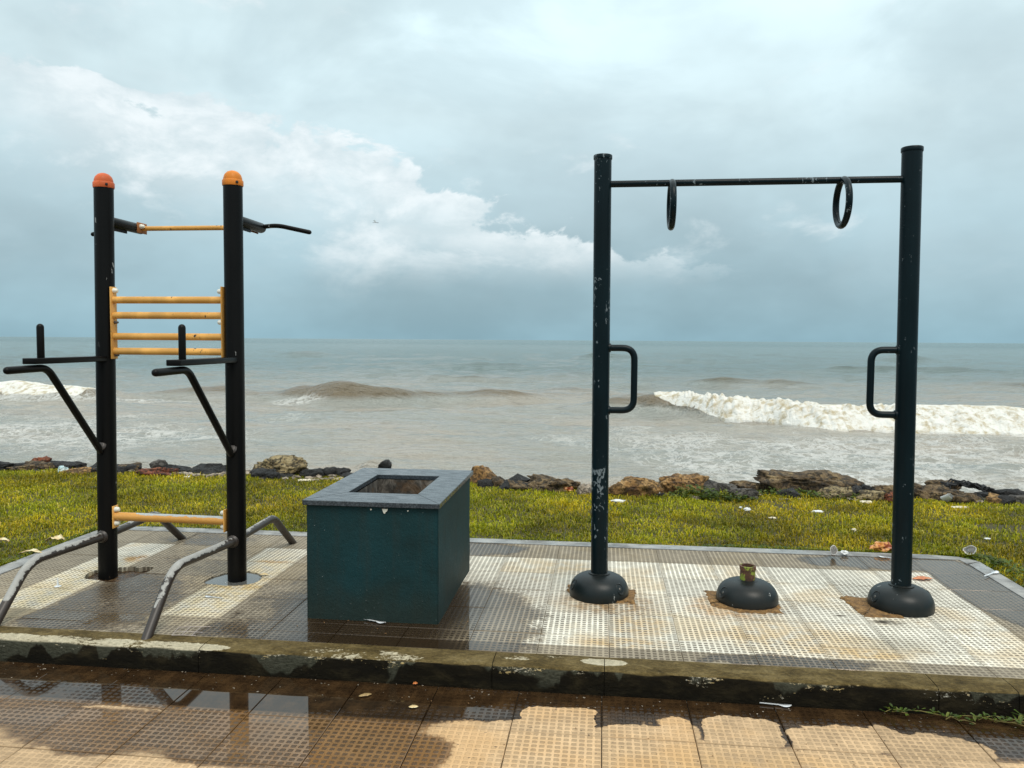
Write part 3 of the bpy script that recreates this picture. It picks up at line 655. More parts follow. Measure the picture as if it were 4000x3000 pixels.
link('puddle', sheet([(x * 1.0 + (x + 1.93) * .03, y + (y - 3.97) * .03) for x, y in HOLE_R], -.0045), plat, mat='pool_water')
def ragged(poly, seed, step=.016, amp=.008):
    rr = random.Random(seed); out = []
    for (xa, ya), (xb, yb) in zip(poly, poly[1:] + poly[:1]):
        L = math.hypot(xb - xa, yb - ya); n_ = max(2, int(L / step))
        for i in range(n_): t = i / n_; out.append((xa + (xb - xa) * t + rr.gauss(0, amp * .6), ya + (yb - ya) * t + rr.gauss(0, amp)))
    return out
def soil_patch(poly, seed):
    rim = ragged(poly, seed); cx_ = sum(p[0] for p in rim) / len(rim); cy_ = sum(p[1] for p in rim) / len(rim); V = []; n_ = len(rim); ks = (1., .93, .75, .5, .25)
    for k in ks:
        for (x, y) in rim:
            X_, Y_ = cx_ + (x - cx_) * k, cy_ + (y - cy_) * k
            V.append((X_, Y_, .0015 if k == 1. else .005 + .008 * float(fbm(np.array([X_ * 45]), np.array([Y_ * 45]), 3, seed)[0])))
    V.append((cx_, cy_, .009)); F_ = []
    for r_ in range(len(ks) - 1):
        for i in range(n_): F_.append((r_ * n_ + i, r_ * n_ + (i + 1) % n_, (r_ + 1) * n_ + (i + 1) % n_, (r_ + 1) * n_ + i))
    F_ += [((len(ks) - 1) * n_ + i, (len(ks) - 1) * n_ + (i + 1) % n_, len(V) - 1) for i in range(n_)]
    link('soil_patch', pydata('soil_patch', V, F_, True), plat, mat='muddy_soil')
soil_patch([(-.005, 3.85), (.165, 3.835), (.175, 4.05), (-.0, 4.06)], 1)
soil_patch([(-.165, 3.96), (-.05, 3.93), (-.02, 4.09), (-.16, 4.08)], 2)
soil_patch([(.535, 3.85), (.66, 3.785), (.855, 3.79), (.86, 3.99), (.72, 4.07), (.53, 4.085)], 3)
soil_patch([(1.19, 4.07), (1.225, 3.80), (1.40, 3.795), (1.42, 4.08)], 4)

# ------------------------------------------------------------------ kerb
kerb = empty('kerb'); tag(kerb, 'weathered mossy concrete kerb with white paint remnants along the platform front', 'kerb', kind='structure')
KJ = [-6.2, -5.0, -3.9, -2.8, -1.64, -.42, .02, 1.25, 1.53, 2.75, 3.9, 5.1]
for a_, b_ in zip(KJ, KJ[1:]):
    L = b_ - a_; nx = max(6, int(L / .03)); prof = []
    # cross-section: face up, rounded edge, top
    pf = [(3.034, -.2), (3.03, -.06), (3.031, -.016), (3.035, -.005), (3.044, .0), (3.09, .003), (3.14, .003), (3.164, .001), (3.164, -.2)]
    xs = np.linspace(a_ + .0015, b_ - .0015, nx); Vv = []
    for x in xs:
        for (yy, zz_) in pf:
            amp_ = .006 if zz_ > -.1 else 0
            dy = (float(fbm(np.array([x * 9]), np.array([zz_ * 60.]), 4, 31)[0]) - .5) * 2 * amp_ * (1.1 if yy < 3.06 else .25)
            dz = (float(fbm(np.array([x * 7]), np.array([yy * 30]), 4, 33)[0]) - .5) * amp_ * .8
            Vv.append((x, yy + dy, zz_ + dz))
    me = grid_mesh('kerb_stone', np.array(Vv), nx, len(pf)); n_ = len(pf)
    bm = bmesh.new(); bm.from_mesh(me); bm.verts.ensure_lookup_table()
    bm.faces.new([bm.verts[i] for i in range(n_)]); bm.faces.new([bm.verts[(nx - 1) * n_ + i] for i in range(n_)][::-1])
    me = from_bm(bm, 'kerb_stone', True, R(42)); link('kerb_stone', me, kerb, mat='kerb_concrete')

# ------------------------------------------------------------------ pavement in front
pave = empty('pavement'); tag(pave, 'wet tan chequered tile pavement in front of the kerb', 'pavement', kind='structure')
link('base', box(-40, 40, -30, 3.04, -.4, KZ - .012), pave, mat='bedding')
pm = tile_mesh(FGT - .003, FGT - .003, FGT); pm.materials.append(MATS['paving'])
for j in range(6):
    for i in range(-9, 10):
        x0 = .011 + FGT * i; y1 = 2.695 + FGT - FGT * j
        if y1 < 1.2: continue
        o = link('tile', pm, pave, (x0 + FGT / 2, y1 - FGT / 2, KZ + random.uniform(-.0008, .0008))); o.rotation_euler = (random.gauss(0, .0008), random.gauss(0, .0008), 0)

# ================================================================== THINGS
# ------------------------------------------------------------------ pull-up / dip station
ST = empty('exercise_station', (-2.265, 3.96, 0)); tag(ST, 'black two post pull up and dip station with yellow rungs and orange caps', 'exercise station')
def part(name, me, mat, parent, M=None):
    """mesh given in world coordinates; stored relative to its parent"""
    o = link(name, me, None, mat=mat)
    pw = Matrix.Identity(4)
    q = parent; chain = []
    while q: chain.append(q); q = q.parent
    for q in reversed(chain): pw = pw @ Matrix.LocRotScale(q.location, q.rotation_euler, q.scale)
    me.transform(pw.inverted() @ (M or Matrix.Identity(4))); o.parent = parent; return o
PY = 3.96
def T(x, y, z): return Matrix.Translation((x, y, z))
def bolt_cap(parent, x, y, z, nx, r=.0125, mat='white_plastic', name='bolt_cap'):
    me = lathe([(r, 0), (r, .007), (r * .86, .011), (r * .8, .018), (r * .55, .023), (0.0, .024)], 14)
    M = T(x, y, z) @ Matrix.Rotation(R(90) * nx, 4, 'Y'); return part(name, me, mat, parent, M)
ARM = {'l': (3.39, 3.47, 3.51, 3.255), 'r': (3.36, 3.44, 3.485, 3.22)}
PX = {'l': (-2.628, -2.652), 'r': (-1.914, -1.918)}     # top and foot x of the posts (they lean a little)
for s, (xt, xb) in PX.items():
    z0 = -.02
    pm_ = tube([(xb, PY, -.03), (xb * .75 + xt * .25, PY, .5), (xb * .5 + xt * .5, PY, 1.), (xt, PY, 2.085)], .0485, 28)
    post = part('post', pm_, 'black_paint', ST)
    cap = part('cap', lathe([(.0515, -.012), (.053, -.006), (.053, .014), (.0505, .018), (.0475, .019), (.0465, .030), (.041, .046), (.028, .060), (.012, .0665), (0, .0675)], 28), 'cap_orange' if s == 'l' else 'cap_yellow_orange', post, T(xt, PY, 2.075))
    sc_ = lathe([(.007, 0), (.007, .005), (.003, .007), (0, .007)], 10)
    part('screw', sc_, 'shade_and_screw_black', post, T(xt + .039, PY - .036, 2.077) @ Matrix.Rotation(R(45), 4, 'Z') @ Matrix.Rotation(R(90), 4, 'X'))
    xm = lambda z, a=xt, b=xb: b + (a - b) * z / 2.1
    # dip arm: flat armrest, upright grip, braced handle below
    xa = xm(1.17)
    arm = box(xa - .034, xa + .034, ARM[s][0], PY - .035, 1.152, 1.180, .004, 2)
    am = part('armrest', arm, 'black_paint', ST)
    yg = ARM[s][1]
    part('grip', tube([(xa, yg, 1.175), (xa, yg, 1.325)], .0165, 16, 'round'), 'black_paint', ST)
    yb = ARM[s][2]
    yend = ARM[s][3]
    part('brace_handle', tube(arc_path([(xm(.70), PY - .05, .675), (xa, yb, 1.132), (xa, yend, 1.128)], .05, 6), .0175, 16, 'round'), 'black_paint', ST)
    part('weld', lathe([(.027, -.004), (.029, .004), (.022, .012), (.018, .014)], 16), 'worn_bar', ST, T(xm(.70), PY - .046, .70) @ Matrix.Rotation(R(55), 4, 'X'))
    # low push-up bar running through the post
    xl = xm(.2)
    yf, ybk = (3.12, 4.75) if s == 'l' else (3.10, 4.76)
    kf = (3.37, .232) if s == 'l' else (3.335, .245)
    part('push_up_bar', tube(arc_path([(xl, yf, -.02), (xl, kf[0], kf[1]), (xl, PY - .045, .214)], .09, 7), .0215, 18), 'worn_bar', ST)
    part('push_up_bar', tube(arc_path([(xl, PY + .045, .214), (xl, 4.43, .226), (xl, 4.735, -.01)], .06, 7), .0215, 18), 'worn_bar', ST)
    part('weld', lathe([(.030, -.006), (.034, .004), (.027, .014), (.022, .016)], 18), 'worn_bar', ST, T(xl, PY - .044, .214) @ Matrix.Rotation(R(90), 4, 'X'))
    # arm behind the post carrying the high bar
    xh = xm(1.9)
    ta = part('top_arm', tube([(xh, PY + .03, 1.895), (xh, 4.295, 1.895)], .0285, 20, 'round'), 'black_paint', ST)
    part('support_fin', box(xh - .003, xh + .003, PY + .045, PY + .2, 1.852, 1.872), 'black_paint', ta)
    sg = 1 if s == 'l' else -1
    part('end_plate', box(xh + sg * .024, xh + sg * .030, 4.215, 4.31, 1.866, 1.925, .002, 1), 'rust_plate' if 'rust_plate' in MATS else 'worn_bar', ta)
    bolt_cap(ta, xh + sg * .03, 4.245, 1.903, sg, .013)
    sg2 = -sg
    part('pull_up_handle', tube(arc_path([(xh + sg2 * .01, 4.285, 1.900), (xh + sg2 * .10, 4.285, 1.908), (xh + sg2 * .285, 4.285, 1.868)], .06, 6), .0125, 14, 'round'), 'black_paint', ST)
xl1, xr0 = -2.63 + .03, -1.914 - .03
part('pull_up_bar', tube([(-2.6, 4.27, 1.895), (-1.945, 4.27, 1.895)], .0135, 16), 'yellow_paint', ST)
# ladder of four rungs between the posts
lx, rx = -2.632 + .0495, -1.915 - .0495
pl = part('side_plate', box(lx, lx + .006, PY - .04, PY + .014, 1.165, 1.545, .0025, 2), 'yellow_paint', ST)
pr = part('side_plate', box(rx - .006, rx, PY - .04, PY + .014, 1.165, 1.545, .0025, 2), 'yellow_paint', ST)
for z in (1.525,): bolt_cap(pl, lx + .006, PY - .012, z, 1, .0145)
for z in (1.358, 1.185): bolt_cap(pl, lx + .006, PY - .012, z, 1, .008, 'bolt_steel', 'bolt')
for z in (1.52, 1.36): bolt_cap(pr, rx - .006, PY - .022, z, -1, .0145)
for z in (1.476, 1.395, 1.284, 1.206):
    part('rung', tube([(lx + .004, PY - .012, z), (rx - .004, PY - .012, z)], .0185, 20), 'yellow_paint', ST)
# lower foot bar
fl, fr = -2.645 + .0495, -1.917 - .0495
for (x, sg) in ((fl, 1), (fr, -1)):
    q = part('foot_plate', box(min(x, x + sg * .006), max(x, x + sg * .006), PY - .04, PY + .01, .258, .378, .0025, 2), 'yellow_paint', ST)
    for z in (.358, .284): bolt_cap(q, x + sg * .006, PY - .018, z, sg, .0145)
part('foot_bar', tube([(fl + .004, PY - .015, .32), (fr - .004, PY - .015, .316)], .0225, 22), 'worn_yellow', ST)

# ------------------------------------------------------------------ ring frame
FY = 3.96
def dome_mesh(r=.148, hgt=.112, neck=.05):
    pf = [(r * .985, -.004), (r, .012)]
    for k in range(1, 15):
        a = k / 15 * math.pi / 2; pf.append((max(r * math.cos(a) ** .62, neck), .012 + (hgt - .012) * math.sin(a) ** .85))
        if pf[-1][0] <= neck: break
    pf += [(neck, hgt), (neck - .006, hgt + .002)]
    return lathe(pf, 40, squash=(1, 1))
def dome(parent, x, y, angs, name='base_cover'):
    dm = part(name, dome_mesh(), 'dome_paint', parent, T(x, y, 0))
    for a in angs:
        ca, sa = math.cos(R(a)), math.sin(R(a))
        M = T(x + ca * .131, y + sa * .131, .058) @ Matrix.Rotation(R(a), 4, 'Z') @ Matrix.Rotation(R(62), 4, 'Y')
        rim = lathe([(.0225, -.01), (.0225, .0065), (.0205, .0085), (.0165, .004), (.0155, -.004), (0, -.005)], 18, squash=(1.35, 1))
        part('bolt_hole', rim, 'dome_paint', dm, M); part('recess_shade_disc', lathe([(.0175, -.002), (.0175, .0052), (0, .0056)], 16, squash=(1.35, 1)), 'shade_and_screw_black', dm, M)  # raised dark disc paints the shade inside the bolt hole
        part('bolt', lathe([(.007, .004), (.007, .008), (.004, .010), (0, .010)], 8), 'bolt_steel', dm, M)
    return dm
RF = empty('ring_frame', (.705, FY, 0)); tag(RF, 'tall dark teal steel frame with two hanging rings over domed base covers', 'ring frame')
posts = [(-.0145, -.0065, 2.178, .0425, 'teal_black_paint'), (1.424, 1.442, 2.186, .0455, 'teal_black_clean')]
for k, (xt, xb, zt, r_, mt) in enumerate(posts):
    po = part('post', tube([(xb, FY, -.02), (xb * .7 + xt * .3, FY, .65), (xb * .3 + xt * .7, FY, 1.5), (xt, FY, zt)], r_, 28), mt, RF)
    part('end_cap', lathe([(r_ + .0025, -.016), (r_ + .0035, -.012), (r_ + .0035, .002), (r_ + .001, .005), (0, .006)], 28), mt, po, T(xt, FY, zt))
    dm = dome(RF, xb, FY, (200, 318) if k == 0 else (196, 5))
    part('collar', lathe([(r_ + .012, .10), (r_ + .012, .114), (r_ + .003, .118)], 28), 'dome_paint', po, T(xb, FY, 0))
    sg = 1 if k == 0 else -1; xh = xt + (xb - xt) * .5
    part('side_handle', tube(arc_path([(xh + sg * (r_ - .004), FY, 1.243), (xh + sg * .163, FY, 1.243), (xh + sg * .163, FY, .934), (xh + sg * (r_ - .004), FY, .934)], .075, 8), .0165, 16), mt, RF)
    for zz_ in (1.243, .934): part('weld', lathe([(.024, -.004), (.022, .006), (.017, .008)], 14), mt, RF, T(xh + sg * (r_ - .002), FY, zz_) @ Matrix.Rotation(R(90) * sg, 4, 'Y'))
part('crossbar', tube([(.02, FY, 2.043), (1.39, FY, 2.045)], .0165, 18), 'teal_black_paint', RF)
for xr in (.318, 1.112):
    part('ring', tube([(xr, FY - .018 + .107 * math.sin(a), 1.936 + .107 * math.cos(a)) for a in np.linspace(0, 2 * math.pi, 49)[:-1]], .0155, 14, closed=True), 'teal_black_paint', RF)

# cut-off post stub between them
SP = empty('post_stub', (.717, 3.945, 0)); tag(SP, 'cut off rusty pipe stub on a black domed base cover', 'post stub')
dome(SP, .717, 3.945, (205,))
m, h, b = material('rusty_pipe'); p = h.pos(); n = h.noise(p, 38., 5, .65)
c = h.ramp(n, [(.3, (.035, .014, .008)), (.55, (.10, .042, .02)), (.75, (.19, .085, .04))]); c = h.mix(h.mr(h.noise(p, 24., 4, .6), .5, .58), c, (.22, .27, .03))
h.put(b.inputs['Base Color'], c); b.inputs['Roughness'].default_value = .7; h.put(b.inputs['Normal'], h.bump(n, .6, .004))
def pipe_mesh(r, t, z0, z1, seg=24): return lathe([(r - t, z0), (r - t, z1), (r, z1), (r, z0)], seg)
part('pipe', pipe_mesh(.0365, .0055, .04, .163), 'rusty_pipe', SP, T(.717, 3.945, 0))
part('pipe_collar', pipe_mesh(.0395, .009, .163, .182), 'rusty_pipe', SP, T(.717, 3.945, 0))
part('pipe_bottom', lathe([(.031, .06), (0, .06)], 20), 'shade_and_screw_black', SP, T(.717, 3.945, 0))

# ------------------------------------------------------------------ planter
PB = empty('planter_box', (-1.027, 3.86, 0)); tag(PB, 'dark teal green square masonry planter with grey granite rim, empty inside', 'planter')
x0, x1, y0, y1, zt = -1.333, -.722, 3.442, 4.285, .527
ix0, ix1, iy0, iy1 = -1.20, -.862, 3.635, 4.135
def wall(nm, poly, mat):
    me = prism(poly, -.01, zt); bm = bmesh.new(); bm.from_mesh(me)
    bmesh.ops.bevel(bm, geom=[e for e in bm.edges if abs((e.verts[0].co - e.verts[1].co).normalized().z) > .9], offset=.003, segments=2, affect='EDGES')
    part(nm, from_bm(bm, nm, True, R(40)), mat, PB)
body = bmesh.new()
ring = [(x0, y0), (x1, y0), (x1, y1), (x0, y1)]
nsub = 14
me = prism(ring, -.012, zt); bm = bmesh.new(); bm.from_mesh(me)
bmesh.ops.delete(bm, geom=[f for f in bm.faces if abs(f.normal.z) > .9], context='FACES_ONLY')
bmesh.ops.bevel(bm, geom=[e for e in bm.edges if abs((e.verts[0].co - e.verts[1].co).normalized().z) > .9], offset=.004, segments=2, affect='EDGES')
bmesh.ops.subdivide_edges(bm, edges=[e for e in bm.edges if (e.verts[0].co - e.verts[1].co).length > .1], cuts=24, use_grid_fill=True)
for v in bm.verts:
    q = float(fbm(np.array([v.co.x * 7 + v.co.y * 5]), np.array([v.co.z * 9]), 4, 40)[0]) - .5
    nrm = Vector((v.co.x - (x0 + x1) / 2, v.co.y - (y0 + y1) / 2, 0)); 
    nrm = Vector((math.copysign(1, nrm.x), 0, 0)) if abs(nrm.x) / (x1 - x0) > abs(nrm.y) / (y1 - y0) else Vector((0, math.copysign(1, nrm.y), 0))
    v.co += nrm * q * .005
part('outer_wall', from_bm(bm, 'outer_wall', True, R(40)), 'planter_paint', PB)
inner = pydata('inner_wall', [(ix0 + .004, iy0 + .004, zt - .001), (ix1 - .004, iy0 + .004, zt - .001), (ix1 - .004, iy1 - .004, zt - .001), (ix0 + .004, iy1 - .004, zt - .001), (ix0 + .015, iy0 + .015, .1), (ix1 - .015, iy0 + .015, .1), (ix1 - .015, iy1 - .015, .1), (ix0 + .015, iy1 - .015, .1)], [(0, 1, 5, 4), (1, 2, 6, 5), (2, 3, 7, 6), (3, 0, 4, 7), (4, 5, 6, 7)])
part('inner_wall', inner, 'planter_inside', PB)
ox0, ox1, oy0, oy1 = -1.346, -.713, 3.424, 4.345
O_ = [(ox0, oy0), (ox1, oy0), (ox1, oy1), (ox0, oy1)]; I_ = [(ix0, iy0), (ix1, iy0), (ix1, iy1), (ix0, iy1)]
for k in range(4):
    a_, b_ = k, (k + 1) % 4; cx_, cy_ = -1.03, 3.88
    poly = [O_[a_], O_[b_], I_[b_], I_[a_]]; mx = sum(p[0] for p in poly) / 4; my = sum(p[1] for p in poly) / 4
    g = .9985; poly = [(mx + (p[0] - mx) * g, my + (p[1] - my) * g) for p in poly]
    me = prism(poly, zt, .5495 + (.0006 if k % 2 else 0)); bm = bmesh.new(); bm.from_mesh(me)
    bmesh.ops.bevel(bm, geom=list(bm.edges), offset=.0018, segments=1, affect='EDGES')
    part('rim_slab', from_bm(bm, 'rim_slab'), 'granite', PB)
for (x, z, sc_) in ((-.966, .506, 1.), (-1.03, .512, .35), (-.86, .511, .3)):
    me = pydata('paint_chip', [(x + sc_ * a, 3.4375, z + sc_ * c_) for a, c_ in ((-.013, .012), (.014, .012), (.011, .002), (.004, -.003), (.0, -.010), (-.006, -.007), (-.009, .001))] , [tuple(range(7))])
    part('paint_chip', me, 'white_plastic', PB)

# ------------------------------------------------------------------ rocks along the shore
def rock_mesh(w_, d_, h_, seed, flat=.5, sub=3, rough_=.16):
    bm = bmesh.new(); bmesh.ops.create_icosphere(bm, subdivisions=sub, radius=1)
    rs = np.random.default_rng(seed); off = rs.random(3) * 50
    planes = [Vector(v).normalized() for v in rs.normal(size=(9, 3))]; pd = rs.uniform(.62, .95, 9)
    from mathutils import noise as mn
    for v in bm.verts:
        p = v.co.copy(); e = .62
        p = Vector((math.copysign(abs(p.x) ** e, p.x), math.copysign(abs(p.y) ** e, p.y), math.copysign(abs(p.z) ** e, p.z)))
        for pn, pdist in zip(planes, pd):
            k = p.dot(pn)
            if k > pdist: p -= pn * (k - pdist) * .85
        q = Vector(p) * 1.6 + Vector(off); dsp = mn.fractal(q, 1., 2.1, 5) * rough_ + (abs(mn.noise(q * 2.4)) - .2) * rough_ * .7
        p = p * (1 + dsp); v.co = Vector((p.x * w_ / 2, p.y * d_ / 2, p.z * h_ / 2 + h_ * .30))
    return from_bm(bm, 'rock', True)
ROCKS = [  # x0, y0, x1, y1 in the photo, kind, label, tilt
    (-30, 1005, 48, 1022, 'black', 'long low dark rock at the left edge of the shore'), (38, 1001, 126, 1024, 'brown', 'broad brown shore rock under the small red stone, far left'), (78, 998, 118, 1010, 'red', 'small red stone lying on a brown rock, far left of the shore'),
    (116, 1004, 180, 1020, 'black', 'dark flat rock behind the blue rag left of the bar station'), (143, 1009, 207, 1033, 'orange', 'rock with orange top just left of the left station post'), (205, 1012, 232, 1030, 'black', 'black rock seen right behind the left station post'),
    (246, 1009, 308, 1026, 'brown', 'flat dark brown rock between the station posts, leftmost there'), (278, 1013, 308, 1028, 'black', 'small black stone beside the long red rock'), (304, 1009, 398, 1035, 'red', 'long rust red rock between the two station posts'), (334, 1002, 360, 1013, 'grey', 'small grey stone peeping over the long red rock'),
    (390, 1016, 424, 1032, 'black', 'black wedge of stone right of the red rock'), (418, 1020, 462, 1035, 'black', 'low black stone amid litter between the station posts'), (452, 1016, 496, 1031, 'black', 'black stone touching the right station post'),
    (558, 992, 662, 1033, 'tan', 'large pitted tan boulder left of the planter'), (540, 1024, 608, 1039, 'black', 'dark slabs under the large tan boulder'), (655, 1020, 702, 1037, 'black', 'black stone directly right of the tan boulder'), (698, 1015, 737, 1034, 'black', 'taller black stone left of the planter rim'), (726, 1017, 756, 1035, 'black', 'black stone touching the planter rim at left'), (820, 1004, 846, 1016, 'black', 'small black stone peeping over the planter rear rim'),
    (1008, 1008, 1073, 1050, 'orange', 'layered brown orange rock just right of the planter'), (1058, 1028, 1098, 1057, 'brown', 'dark brown rock beside the layered one right of planter'), (1078, 1047, 1152, 1064, 'brown', 'low mossy rock left of the square pitted rock'),
    (1139, 1034, 1256, 1067, 'brown', 'square edged pitted brown rock left of the ring frame'), (1250, 1058, 1282, 1074, 'pale', 'small pale stone left of the left ring frame post'), (1319, 1034, 1424, 1078, 'orange', 'flat faced orange brown block right of the left frame post'), (1416, 1043, 1440, 1067, 'brown', 'narrow dark stone between two orange blocks'),
    (1430, 1028, 1526, 1070, 'orange', 'pale orange cracked rock above the leafy weeds'), (1508, 1038, 1582, 1070, 'grey', 'grey brown rock behind the leafy weeds'), (1574, 1054, 1638, 1085, 'grey', 'low grey rock below the big whaleback rock'), (1584, 1038, 1662, 1064, 'brown', 'dark mossy rock left of the whaleback rock'),
    (1636, 1020, 1838, 1070, 'brown', 'biggest whaleback brown rock between the ring posts'), (1760, 1050, 1848, 1082, 'tan', 'sloping tan slab in front of the whaleback rock'), (1830, 1060, 1860, 1077, 'black', 'small dark stone right of the whaleback rock'), (1852, 1058, 1884, 1074, 'black', 'low black stone left of the brown ledge'),
    (1846, 1064, 1916, 1090, 'tan', 'tan slab left of the right ring post'), (1884, 1044, 1942, 1070, 'brown', 'brown ledge rock behind the right ring post'), (1906, 1064, 1940, 1092, 'red', 'red pitted stone touching the right ring post'),
    (1955, 1049, 2066, 1087, 'brown', 'wide brown rock just right of the right ring post'), (1993, 1043, 2060, 1064, 'brown', 'brown capstone lying on the wide rock at right'), (2045, 1069, 2114, 1094, 'brown', 'brown stone beside the white cup at right'), (2124, 1077, 2164, 1095, 'orange', 'pinkish brown stone below the black boulder'),
    (2136, 1052, 2200, 1080, 'black', 'rounded black boulder at the right end of the shore'), (2194, 1062, 2240, 1083, 'black', 'black stone at the right edge of the picture'), (2180, 1082, 2230, 1098, 'grey', 'grey stone low at the right edge')]
for i, (a0, b0, a1, b1, kd, lb) in enumerate(ROCKS):
    gz = -.05
    P0 = G((a0 + a1) / 2, b1 - 2, gz)
    wL, wR = atY(a0, b1, P0.y + .1), atY(a1, b1, P0.y + .1); tp_ = atY((a0 + a1) / 2, b0, P0.y + .12)
    W_ = (wR - wL).length * 1.1; H_ = max(.08, tp_.z - gz) * 1.55; Dp = min(max(W_ * .62, .16), .5)
    yc = P0.y + Dp * .32
    zg = float(ground_z(np.array([P0.x]), np.array([yc]))[0])
    me = rock_mesh(W_, Dp, H_, 100 + i, sub=5 if W_ > .4 else 4, rough_=.34 if kd in ('tan', 'brown', 'red') else .24)
    o = link('rock', me, None, ((wL.x + wR.x) / 2, yc, gz - H_ * .10), (random.gauss(0, .05), random.gauss(0, .05), random.gauss(0, .12)), 'rock_' + kd)
    tag(o, lb, 'rock', 'rocks along the shore')
# rubble filling between and below
V = []; Fc = []; bmr = bmesh.new()
for k in range(420):
    X = random.uniform(-9, 8); Y = float(shore_y(np.array([X]))[0]) + random.uniform(-.12, 1.1); s_ = random.uniform(.025, .09) * (1 + max(0, Y - 7.2))
    z_ = float(ground_z(np.array([X]), np.array([Y]))[0])
    mat_ = T(X, Y, z_ + s_ * .15) @ Matrix.Rotation(random.uniform(0, 6), 4, 'Z') @ Matrix.Rotation(random.uniform(-.4, .4), 4, 'X') @ Matrix.Diagonal((s_ * random.uniform(.9, 2), s_, s_ * random.uniform(.4, .8), 1))
    g = bmesh.ops.create_icosphere(bmr, subdivisions=1, radius=1, matrix=mat_)
    for v in g['verts']: v.co += Vector((random.gauss(0, .18), random.gauss(0, .18), random.gauss(0, .14))) * s_
tag(link('rubble', from_bm(bmr, 'rubble'), mat='rock_black'), 'small dark broken stones between the shore rocks', 'rubble', kind='stuff')
bmr = bmesh.new()
for k in range(150):
    X = random.choice((random.uniform(-3.5, -2.3), random.uniform(-6, 5), random.uniform(-4.2, -3.4))); Y = float(shore_y(np.array([X]))[0]) + random.uniform(-.22, .1); s_ = random.uniform(.012, .04)
    z_ = float(ground_z(np.array([X]), np.array([Y]))[0])
    mat_ = T(X, Y, z_ + s_ * .3) @ Matrix.Rotation(random.uniform(0, 6), 4, 'Z') @ Matrix.Diagonal((s_ * random.uniform(1, 2.6), s_, s_ * random.uniform(.3, .7), 1))
    g = bmesh.ops.create_icosphere(bmr, subdivisions=1, radius=1, matrix=mat_)
    for v in g['verts']: v.co += Vector((random.gauss(0, .15), random.gauss(0, .15), random.gauss(0, .15))) * s_
tag(link('shingle', from_bm(bmr, 'shingle'), mat='rock_pale'), 'pale shells and pebbles scattered along the lawn edge', 'shingle', kind='stuff')

# ------------------------------------------------------------------ grass
def blades(N, X, Y, Z, hmin, hmax, wid, col, lean=.9):
    n = len(X); a = rng.uniform(0, 2 * np.pi, n); hh = rng.uniform(hmin, hmax, n) * (.35 + 1.3 * fbm(X * 4.3, Y * 4.3, 4, 51)) * np.where(rng.random(n) < .03, 1.7, 1.); ln = rng.uniform(.15, lean, n) * hh
    dx, dy = np.cos(a), np.sin(a); wx, wy = -dy * wid * rng.uniform(.6, 1.3, n), dx * wid * rng.uniform(.6, 1.3, n)
    b0 = np.stack([X - wx, Y - wy, Z - .006], 1); b1 = np.stack([X + wx, Y + wy, Z - .006], 1)
    m0 = np.stack([X - wx * .8 + dx * ln * .35, Y - wy * .8 + dy * ln * .35, Z + hh * .62], 1); m1 = np.stack([X + wx * .8 + dx * ln * .35, Y + wy * .8 + dy * ln * .35, Z + hh * .62], 1)
    tp = np.stack([X + dx * ln, Y + dy * ln, Z + hh * (1.05 - .25 * ln / hh)], 1)
    V = np.stack([b0, b1, m0, m1, tp], 1).reshape(-1, 3); k = np.arange(n)[:, None] * 5
    Tt = np.concatenate([k + [0, 1, 3], k + [0, 3, 2], k + [2, 3, 4]], 0)
    C = np.repeat(col, 5, 0)
    return V, Tt, C
def outside(X, Y):
    ins = (X > -3.31) & (X < 2.19) & (Y < 4.985)
    ins &= ~((X < -3.0) & (Y > 4.87 + (X + 3.32) * .42)); ins &= ~((X > 1.95) & (Y > 4.97 - (X - 1.95) * .3))
    return ~ins
NB = 210000
X = rng.uniform(-7.5, 5.5, NB * 2); Y = rng.uniform(3.25, 7.45, NB * 2)
ok = outside(X, Y) & (Y < shore_y(X) + .05 + .2 * (fbm(X * 3, Y * 3, 3, 8) - .5)) & (np.abs(X / np.maximum(Y, 1) + .12) < .88) & ~((Y < 4.2) & (X > -3.4) & (X < 2.3))
bare = fbm(X * 1.5, Y * 2.2, 4, 60)
ok &= ~((X > .6) & (Y > 5.4) & (bare > .60) & (rng.random(len(X)) < .75))
ok &= rng.random(len(X)) < np.clip(.55 + .9 * (fbm(X * 5, Y * 5, 2, 61) - .2), .35, 1)
X, Y = X[ok][:NB], Y[ok][:NB]; Z = ground_z(X, Y)
n1 = fbm(X * 1.4, Y * 1.4, 4, 70); n2 = rng.random(len(X))
g0 = np.array([.30, .295, .006]); g1 = np.array([.47, .36, .009]); g2 = np.array([.11, .145, .004]); g3 = np.array([.50, .40, .09])
t1 = np.clip((n1 - .36) / .28 + (n2 - .5) * .7, 0, 1)[:, None]; col = g0 * (1 - t1) + g1 * t1
t2 = (n2 < .32)[:, None] * .8; col = col * (1 - t2) + g2 * t2; t3 = (rng.random(len(X)) < .045)[:, None]; col = np.where(t3, g3, col)
col *= rng.uniform(.6, 1.3, (len(X), 1)) * np.clip(.15 + 1.7 * fbm(X * 2.6, Y * 3.4, 4, 77), .45, 1.35)[:, None]
